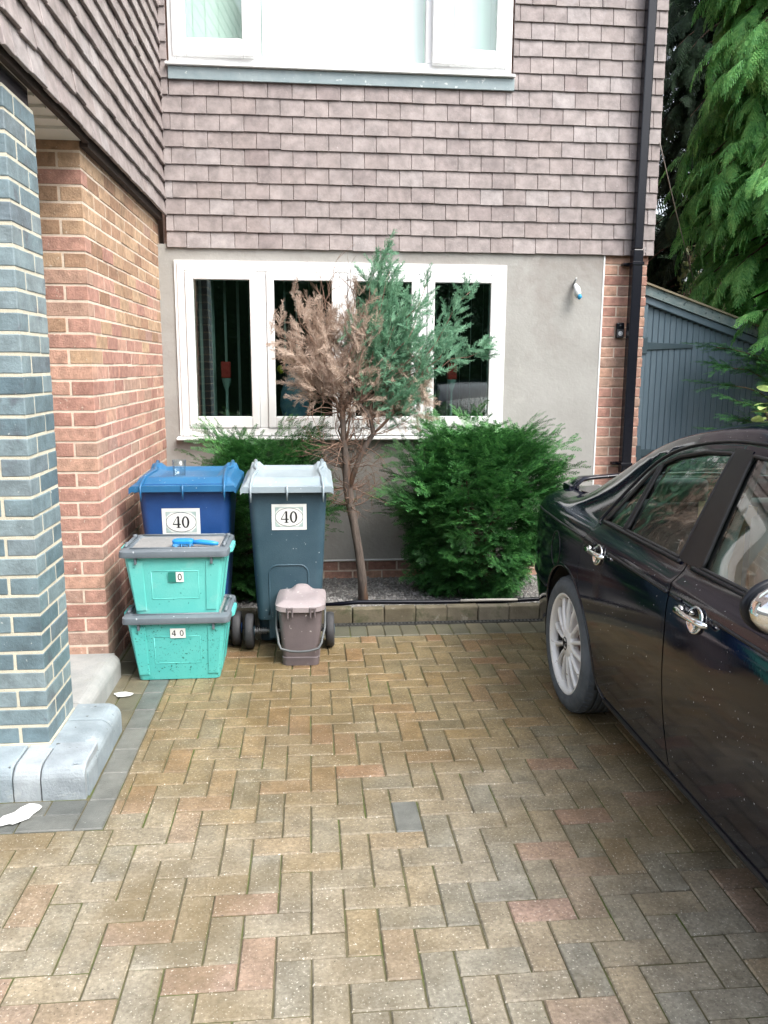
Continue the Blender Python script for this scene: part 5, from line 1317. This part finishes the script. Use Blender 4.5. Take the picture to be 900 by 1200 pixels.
# top skin: bonnet, screens, roof, boot
vs = np.linspace(11, 14, 17)
ysg = np.concatenate([np.linspace(y0, 1.18, 40), np.linspace(1.22, 1.90, 22), np.linspace(1.94, 3.34, 40), np.linspace(3.38, 3.90, 20), np.linspace(3.93, 4.553, 24)])
gy, gv = np.meshgrid(ysg, vs, indexing='ij'); s = surf(gy.ravel(), gv.ravel()); n = normals(gy.ravel(), gv.ravel())
Pn = np.stack([XC-s[:, 0], gy.ravel(), s[:, 1]], 1); nv = len(vs); PF = np.stack([XC+s[:, 0], gy.ravel(), s[:, 1]], 1)
V = np.concatenate([Pn, PF]); N = np.concatenate([n, n*np.array([-1, 1, 1])]); F = []; MI = []
for i in range(len(ysg)-1):
    for j in range(nv-1):
        a = i*nv+j; gl = (1.21 < ysg[i] < 1.89 or 3.37 < ysg[i] < 3.89) and j >= 1
        F.append((a, a+1, a+nv+1, a+nv)); MI.append(1 if gl else 0); b = a+len(Pn); F.append((b, b+nv, b+nv+1, b+1)); MI.append(1 if gl else 0)
F = np.array(F); MI = np.array(MI)
sel = MI == 0; fnv = np.cross(V[F[:, 1]]-V[F[:, 0]], V[F[:, 2]]-V[F[:, 0]]); fl = (fnv*N[F[:, 0]]).sum(1) < 0; F[fl] = F[fl][:, ::-1]
np_mesh('roof', V, F[sel], m_car, car, smooth=True, normals=None)
np_mesh('windscreen', V, F[(~sel) & (V[F[:, 0], 1] < 2.5)], m_carglass, car, smooth=True); np_mesh('rear_screen', V, F[(~sel) & (V[F[:, 0], 1] > 2.5)], m_carglass, car, smooth=True)
for nm, yy in (('rear_bumper', y1), ('front_bumper', y0)):
    sc = surf(np.full(60, yy), np.linspace(.6, 14, 60)); R = [(XC-a, yy, b) for a, b in sc]+[(XC+a, yy, b) for a, b in sc[::-1]]
    mb = MB(); mb.add(R, [tuple(range(len(R)))]); mb.add([(XC+(p[0]-XC)*.92, yy+(.02 if yy > 2 else -.02), .22+(p[2]-.22)*.96) for p in R]+R, [tuple(range(len(R)))]+[(i, (i+1) % len(R), len(R)+(i+1) % len(R), len(R)+i) for i in range(len(R))])
    mb.build(nm, m_car, car)
# doors with glass
def door(poly, glasses, nm):
    for s in (-1, 1):
        d = panel('door', poly, m_car, car, holes=glasses, sgns=(s,))[0]; d['label'] = nm
        panel('door_lining', [(p[0]+(.0), max(p[1], .24)) for p in poly], m_inner, d, holes=glasses, off=-.03, sgns=(s,), step=.05)
        for g in glasses:
            panel('window', g, m_carglass, d, off=-.008, sgns=(s,), step=.05)
            trim_line('window_seal', g, .0065, m_rubber, d, off=-.001, sgns=(s,), closed=True)
        yield s, d
def handle(y, z, s, parent):
    (P, Q), nn = side_pts([(y+.10, z), (y-.105, z+.004)], .0, s)
    C, n = side_pts([(y-.012, z-.002)], .001, s); C, n = C[0], n[0]; ax = Q-P; ax /= np.linalg.norm(ax); up = np.cross(ax, n)
    mb = MB(); k = 26; ring = lambda R, l: [C+ax*R*1.12*math.cos(2*PI*i/k)+up*R*math.sin(2*PI*i/k)+n*l for i in range(k)]
    mb.rings([ring(.043, .001), ring(.043, .006), ring(.0395, .008), ring(.035, .004), ring(.018, .0015), ring(.002, .001)], smooth=True)
    dsh = mb.build('handle', m_chrome, parent, fix=False)
    mb = MB(); pts = [P+n*.012+ax*.0, P+n*.020+ax*.02, P+n*.030+ax*.07, P+n*.033+ax*.11, P+n*.030+ax*.15, P+n*.022+ax*.19, Q+n*.012]
    Rr = [.010,.0135,.0105,.009,.0095,.011,.006]; mb.tube(pts, Rr, 12); mb.build('grip', m_chrome, dsh, fix=False)
    mb = MB(); q = P+ax*.018; mb.tube([q+n*.0, q+n*.014], .0165, 18); mb.build('lock', m_chrome, dsh, fix=False, bevel=.003, seg=2)
for s, d in door(door_r, [win_r, win_q], 'rear door'): handle(3.125, .842, s, d); trim_line('swage', [(3.305,.868),(3.18,.868)], .0055, m_trim, d, sgns=(s,)); trim_line('swage', [(3.02,.866),(2.482,.862)], .0055, m_trim, d, sgns=(s,))
for s, d in door(door_f, [win_f], 'front door'): handle(2.275, .838, s, d); trim_line('swage', [(2.455,.862),(2.385,.862)], .0055, m_trim, d, sgns=(s,)); trim_line('swage', [(2.165,.862),(1.402,.862)], .0055, m_trim, d, sgns=(s,))
trim_line('swage', [(4.20,.852),(3.9,.862),(3.325,.868)], .0055, m_trim, car); trim_line('swage', [(1.385,.862),(.6,.80)], .0055, m_trim, car)
# dark jambs behind the gaps, belt mouldings, pillars
panel('door_jamb', [(1.36,.222),(3.06,.222),(3.12,.30),(3.11,.42),(3.22,.62),(3.36,.66),(3.36,.86),(3.30,.95),(1.38,.95),(1.36,.7)], m_arch, car, off=-.045, step=.07)
panel('pillar', [(2.42,.95),(2.572,.95),(2.552,1.33),(2.445,1.33)], m_trim, car, off=.0022)
for pts in ([(3.278,.944),(2.55,.946)], [(2.462,.946),(1.50,.950)]): trim_line('belt_moulding', pts, .0085, m_trim, car, off=.003)
trim_line('waist_trim', chaikin_open([(3.30,.93),(3.34,.945),(3.2,1.15),(3.05,1.26),(2.8,1.325),(2.5,1.358),(2.1,1.350),(1.85,1.285),(1.45,1.02)], 2), .006, m_trim, car, off=.001)
panel('quarter_frame', [(3.283,.946),(3.050,.952),(3.040,1.228),(3.105,1.196),(3.178,1.115)], m_trim, car, holes=[win_q], off=.0018, step=.02)
trim_line('sill_trim', [(3.07,.232),(1.11,.232)], .010, m_trim, car, off=.002)
panel('sill', [(3.05,.186),(1.13,.186),(1.13,.228),(3.07,.228)], m_trim, car, off=.004)
trim_line('fuel_flap', [(3.70+.075*math.cos(a), .735+.085*math.sin(a)) for a in np.linspace(0, 2*PI, 30)[:-1]], .0028, m_trim, car, off=.0, sgns=(-1,), closed=True)
trim_line('arch_lip', [(RW+(AR-.002)*math.cos(a), WZ+(AR-.002)*math.sin(a)) for a in np.linspace(-.25, PI, 40)]+[(3.138,.265),(3.07,.205)], .009, m_car, car, off=-.004)
trim_line('arch_lip', [(FWY+(AR-.002)*math.cos(a), WZ+(AR-.002)*math.sin(a)) for a in np.linspace(-.25, PI+.25, 40)], .009, m_car, car, off=-.004)
trim_line('bumper_strip', [(4.5,.50),(4.2,.505),(3.86,.505)], .008, m_trim, car)
panel('tail_light', [(4.52,.66),(4.33,.68),(4.30,.80),(4.49,.82)], mat('red_lens', (.35,.01,.012), (.45,.02,.02), rough=.15), car, off=.003)
panel('headlight', [(-.14,.55),(.06,.56),(.10,.66),(-.10,.66)], mat('clear_lens', (.6,.63,.65), (.7,.72,.74), rough=.1), car, off=.003)
# wheel housings and underside
for cy in (RW, FWY):
    for s in (-1, 1):
        mb = MB(); A_ = np.linspace(-.22, PI+.22, 30); o_ = [(XC+s*.848, cy+AR*math.cos(a), WZ+AR*math.sin(a)) for a in A_]; i_ = [(XC+s*.5, p[1], p[2]) for p in o_]; mb.add(o_+i_, [(k, k+1, 31+k, 30+k) for k in range(29)]+[tuple(range(30, 60))]); mb.build('wheel_housing', m_arch, car, fix=False)
mb = MB(); 
for a, b, w_ in ((FWY+AR+.02, RW-AR-.02, .78), (RW+AR+.02, 4.40, .55), (-.1, FWY-AR-.02, .55)): mb.box(XC-w_, XC+w_, a, b, .195, .30)
mb.box(XC-.5, XC+.5, -.1, 4.4, .19, .31); mb.build('underbody', m_arch, car)
# wheels
def wheel(cy, s):
    wx = XC+s*.874; mk = lambda x: wx-s*x
    wl = thing_part('wheel', car, (wx, cy, WZ))
    mb = MB(); prof = [(.232,.018),(.238,.006),(.262,.0),(.292,.006),(.308,.02),(.316,.04),(.318,.06),(.318,.165),(.314,.19),(.295,.215),(.24,.21)]
    # grooves in the tread
    P = []
    for r, x in prof: P.append((r, x))
    P2 = P[:7]
    for gx in (.07,.10,.13,.155): P2 += [(.318,gx-.006),(.309,gx-.005),(.309,gx+.005),(.318,gx+.006)]
    P2 += P[8:]
    mb.lathe([(r, mk(x)-wx) for r, x in P2], 72, (wx, cy, WZ), 'x')
    ty = mb.build('tyre', m_tyre, wl, fix=True); e = ty.modifiers.new('edge', 'EDGE_SPLIT'); e.split_angle = math.radians(35)
    mb = MB()       # shoulder blocks
    for k in range(60):
        a = 2*PI*k/60; c, q = math.cos(a), math.sin(a); a2 = a+.055; c2, q2 = math.cos(a2), math.sin(a2)
        mb.hexa([(mk(.024),cy+.305*c,WZ+.305*q),(mk(.052),cy+.314*c,WZ+.314*q),(mk(.052),cy+.314*c2,WZ+.314*q2),(mk(.024),cy+.305*c2,WZ+.305*q2),
                 (mk(.022),cy+.3125*c,WZ+.3125*q),(mk(.052),cy+.3205*c,WZ+.3205*q),(mk(.052),cy+.3205*c2,WZ+.3205*q2),(mk(.022),cy+.3125*c2,WZ+.3125*q2)])
    mb.build('tread', m_tyre, ty)
    mb = MB(); mb.lathe([(r, mk(x)-wx) for r, x in [(.213,.045),(.216,.028),(.221,.013),(.232,.006),(.238,.010),(.236,.03),(.226,.05)]], 64, (wx, cy, WZ), 'x', closed=True)
    bm_ = MB(); bm_.lathe([(r, mk(x)-wx) for r, x in [(.222,.046),(.214,.06),(.206,.14),(.203,.14),(.209,.06),(.213,.046)]], 64, (wx, cy, WZ), 'x', closed=True); bm_.build('barrel', m_arch, wl)
    NS = 14
    for k in range(NS):
        a = 2*PI*k/NS+.1; c, q = math.cos(a), math.sin(a)
        def pt(r, t, x): return (mk(x), cy+r*c-t*q, WZ+r*q+t*c)
        R = []
        for r, hw, x in ((.045,.0095,.022),(.09,.0088,.016),(.15,.0095,.018),(.195,.0115,.024),(.222,.017,.030)):
            R.append([pt(r,-hw,x+.010),pt(r,-hw*.55,x),pt(r,hw*.55,x),pt(r,hw,x+.010),pt(r,hw,x+.035),pt(r,-hw,x+.035)])
        mb.rings(R)
    mb.lathe([(r, mk(x)-wx) for r, x in [(.0,.012),(.03,.012),(.038,.015),(.058,.018),(.066,.026),(.066,.06),(0,.06)]], 32, (wx, cy, WZ), 'x')
    rim = mb.build('rim', m_alloy, wl, bevel=.0025, fix=True)
    mb = MB(); k = 8; o = [(mk(.0105), cy+.027*math.cos(2*PI*(i+.5)/k), WZ+.030*math.sin(2*PI*(i+.5)/k)) for i in range(k)]
    mb.tube(o+o[:1], .0022, 6, cap=False)
    f = -s*1.0
    for L in ([(-.018,-.012),(-.018,.012),(-.010,-.002),(-.003,.012),(-.003,-.012)], [(.018,.009),(.010,.012),(.005,.006),(.005,-.006),(.010,-.012),(.018,-.009),(.018,-.001),(.012,-.001)]):
        mb.tube([(mk(.0105), cy+f*-1*a*(1), WZ+b) for a, b in L], .002, 5)
    mb.build('badge', m_trim, rim, fix=False)
    mb = MB(); mb.lathe([(r, mk(x)-wx) for r, x in [(.0,.085),(.150,.085),(.150,.105),(.0,.105)]], 40, (wx, cy, WZ), 'x'); mb.build('brake_disc', m_rust, wl)
    mb = MB(); mb.lathe([(r, mk(x)-wx) for r, x in [(.204,.12),(.0,.125)]], 32, (wx, cy, WZ), 'x'); mb.build('backplate', m_rust, wl, fix=False)
def thing_part(name, parent, loc):
    o = bpy.data.objects.new(name, None); COL.objects.link(o); o.parent = parent; o.location = Vector(loc)-world_loc(parent); return o
for cy in (RW, FWY):
    for s in (-1, 1): wheel(cy, s)
# boot spoiler
mb = MB(); R = []; nS = 33
for i in range(nS):
    u = -1+2*i/(nS-1); x = XC+u*.635; e = abs(u); lift = 1.012-.035*e**2-.085*max(0, (e-.86)/.14)**1.6
    yc = 4.33-.02*e*e; ch = .075*(1-.25*max(0, (e-.9)/.1)); th = .014+.012*max(0, (e-.8)/.2)
    R.append([(x, yc+ch*math.cos(a)*(1 if True else 1), lift+th*math.sin(a)-.010*math.cos(a)) for a in np.linspace(0, 2*PI, 13)[:-1]])
mb.rings(R, smooth=True)
for s in (-1, 1): mb.rings([[(XC+s*(.60+a), 4.33+b, z) for a, b in ((-.03,-.055),(.03,-.055),(.03,.055),(-.03,.055))] for z in (.92,.955)])
mb.build('spoiler', m_car, car, bevel=.006)
# mirrors
for s in (-1, 1):
    c = Vector((XC+s*.960, 1.655, 1.055)); mb = MB(); n, k = 16, 20; R = []
    for i in range(1, n):
        t = PI*i/n; R.append([(c.x+.105*math.cos(q)*math.sin(t)**.8, c.y-.075*math.cos(t)*1.0, c.z+.066*math.sin(q)*math.sin(t)**.8) for q in np.linspace(0, 2*PI, k+1)[:-1]])
    R = [r for r in R if r[0][1] < c.y+.035]
    mb.rings(R, smooth=True, cap0=True, cap1=False); mi = mb.build('mirror', m_chrome, car)
    mb = MB(); e = R[-1]; mb.tube([(c.x+.101*math.cos(q), c.y+.036, c.z+.063*math.sin(q)) for q in np.linspace(0, 2*PI, 41)], .010, 10, cap=False); mb.build('mirror_rim', m_trim, mi)
    mb = MB(); mb.add([(c.x+.099*math.cos(q), c.y+.034, c.z+.061*math.sin(q)) for q in np.linspace(0, 2*PI, 33)[:-1]], [tuple(range(32))]); mb.build('mirror_glass', m_chrome, mi, fix=False)
    mb = MB(); mb.tube([(c.x-s*.05, c.y, c.z-.03), (c.x-s*.13, c.y-.05, c.z-.07), (c.x-s*.19, c.y-.08, c.z-.09)], [.03,.032,.036], 10); mb.build('mirror_arm', m_trim, mi)
# cabin
mb = MB(); mb.box(XC-.74, XC+.74, 1.25, 3.45, .32, .36); mb.box(XC-.72, XC+.72, 1.18, 1.42, .55, .93); mb.box(XC-.70, XC+.70, 3.40, 3.88, .6, .93); mb.box(XC-.12, XC+.12, 1.4, 2.6, .36, .62)
mb.build('cabin', m_inner, car, bevel=.03, seg=3)
def seat(x, y, w):
    mb = MB(); mb.rings([rrect(x-w/2, x+w/2, y-.45, y+.06, z, .07, 5) for z in (.38, .58)]+[rrect(x-w/2+.03, x+w/2-.03, y-.42, y+.04, .61, .06, 5)], smooth=True)
    R = []
    for f in np.linspace(0, 1, 8):
        yy = y+.05+.20*f; ww = w*(1-.22*f**2)/2; R.append(rrect(x-ww, x+ww, yy-.06, yy+.06, .55+.55*f, .05, 5))
    mb.rings(R, smooth=True); st = mb.build('seat', m_seat, car, bevel=.01)
    mb = MB(); R = [rrect(x-.13+q, x+.13-q, y+.22, y+.31, z, .04, 5) for z, q in ((1.12,.03),(1.15,.0),(1.25,.005),(1.28,.035))]; mb.rings(R, smooth=True); mb.build('headrest', m_seat, st)
seat(XC-.37, 2.28, .50); seat(XC+.37, 2.28, .50)
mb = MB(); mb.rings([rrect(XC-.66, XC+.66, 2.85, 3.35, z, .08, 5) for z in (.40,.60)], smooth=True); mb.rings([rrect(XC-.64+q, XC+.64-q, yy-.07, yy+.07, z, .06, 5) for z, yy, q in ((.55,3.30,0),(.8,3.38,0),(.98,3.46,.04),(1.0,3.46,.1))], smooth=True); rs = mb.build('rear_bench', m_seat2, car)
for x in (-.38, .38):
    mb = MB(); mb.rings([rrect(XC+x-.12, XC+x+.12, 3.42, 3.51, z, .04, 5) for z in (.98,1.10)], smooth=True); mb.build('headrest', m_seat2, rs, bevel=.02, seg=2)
mb = MB(); c = Vector((XC-.37, 1.66, .93)); R = .185
mb.tube([(c.x+R*math.cos(a), c.y+R*.45*math.sin(a)*-1, c.z+R*.89*math.sin(a)) for a in np.linspace(0, 2*PI, 41)], .016, 10, cap=False)
for a in (PI*.05, PI*.95, PI*1.5): mb.tube([c, (c.x+R*math.cos(a), c.y-R*.45*math.sin(a), c.z+R*.89*math.sin(a))], .014, 8)
mb.tube([c+Vector((0,.01,0)), c-Vector((0,.22,.10))], [.07,.04], 16); mb.build('steering_wheel', m_cream, car)
mb = MB()
for s in (-1, 1): mb.tube([(XC+s*.66, 2.50, .5), (XC+s*.70, 2.50, .95), (XC+s*.60, 2.50, 1.32)], .035, 8); mb.tube([(XC+s*.64, 1.45, .95), (XC+s*.60, 1.9, 1.30)], .02, 8)
mb.build('inner_pillar', m_cream, car)
mb = MB(); gx = np.linspace(-.55, .55, 9)
mb.box(XC-.50, XC+.50, 2.0, 2.75, 1.325, 1.335); mb.build('headlining', m_cream, car)
# carton on the rear seat
t = thing('parcel', 'tan cardboard carton with a yellow bottle in front, on the rear seat of the car', 'parcel', (1.50, 2.98, .60))
mb = MB(); mb.box(1.50, 1.60, 2.80, 2.90, .60, 1.02); mb.box(1.475, 1.625, 2.775, 2.925, 1.021, 1.09); mb.build('carton', mat('brown_card', (.42,.32,.18), (.5,.39,.23), scale=8, rough=.85), t)
mb = MB(); mb.lathe([(0,.60),(.035,.60),(.035,.98),(.014,1.02),(.014,1.06),(0,1.06)], 16, (1.475, 2.745, 0)); mb.build('bottle', mat('yellow_plastic', (.62,.45,.03), (.68,.5,.05), rough=.4), t)
# ------------------------------------------------------------------ light
w = bpy.data.worlds.new("World"); scene.world = w; w.use_nodes = True; nt = w.node_tree; nt.nodes.clear()
out = nt.nodes.new('ShaderNodeOutputWorld'); bg = nt.nodes.new('ShaderNodeBackground'); sky = nt.nodes.new('ShaderNodeTexSky')
sky.sky_type = 'NISHITA'; sky.sun_disc = False; sky.sun_elevation = math.radians(52); sky.sun_rotation = math.radians(SUN_ROT)
sky.air_density = 1.0; sky.dust_density = 4.0; sky.ozone_density = 1.0
hs = nt.nodes.new('ShaderNodeHueSaturation'); hs.inputs['Saturation'].default_value = .42
nt.links.new(sky.outputs[0], hs.inputs['Color']); nt.links.new(hs.outputs[0], bg.inputs[0]); nt.links.new(bg.outputs[0], out.inputs[0])
bg.inputs['Strength'].default_value = SKY
sd = bpy.data.lights.new('sun', 'SUN'); sd.energy = SUN; sd.angle = math.radians(35); sd.color = (1, .96, .90)
so = bpy.data.objects.new('sun', sd); COL.objects.link(so)
# sun direction: towards (sin r, cos r) at the sky's rotation
el = math.radians(52); r = math.radians(SUN_ROT)
d = Vector((math.sin(r)*math.cos(el), math.cos(r)*math.cos(el), math.sin(el)))
so.rotation_euler = d.to_track_quat('Z', 'Y').to_euler(); so.location = d*20
scene.view_settings.view_transform = 'Standard'; scene.view_settings.look = 'None'; scene.view_settings.gamma = 1.0
scene.view_settings.exposure = EXPO
scene.cycles.max_bounces = 8; scene.cycles.transparent_max_bounces = 12; scene.cycles.diffuse_bounces = 3; scene.cycles.glossy_bounces = 4
scene.cycles.caustics_reflective = False; scene.cycles.caustics_refractive = False
scene.cycles.use_denoising = True
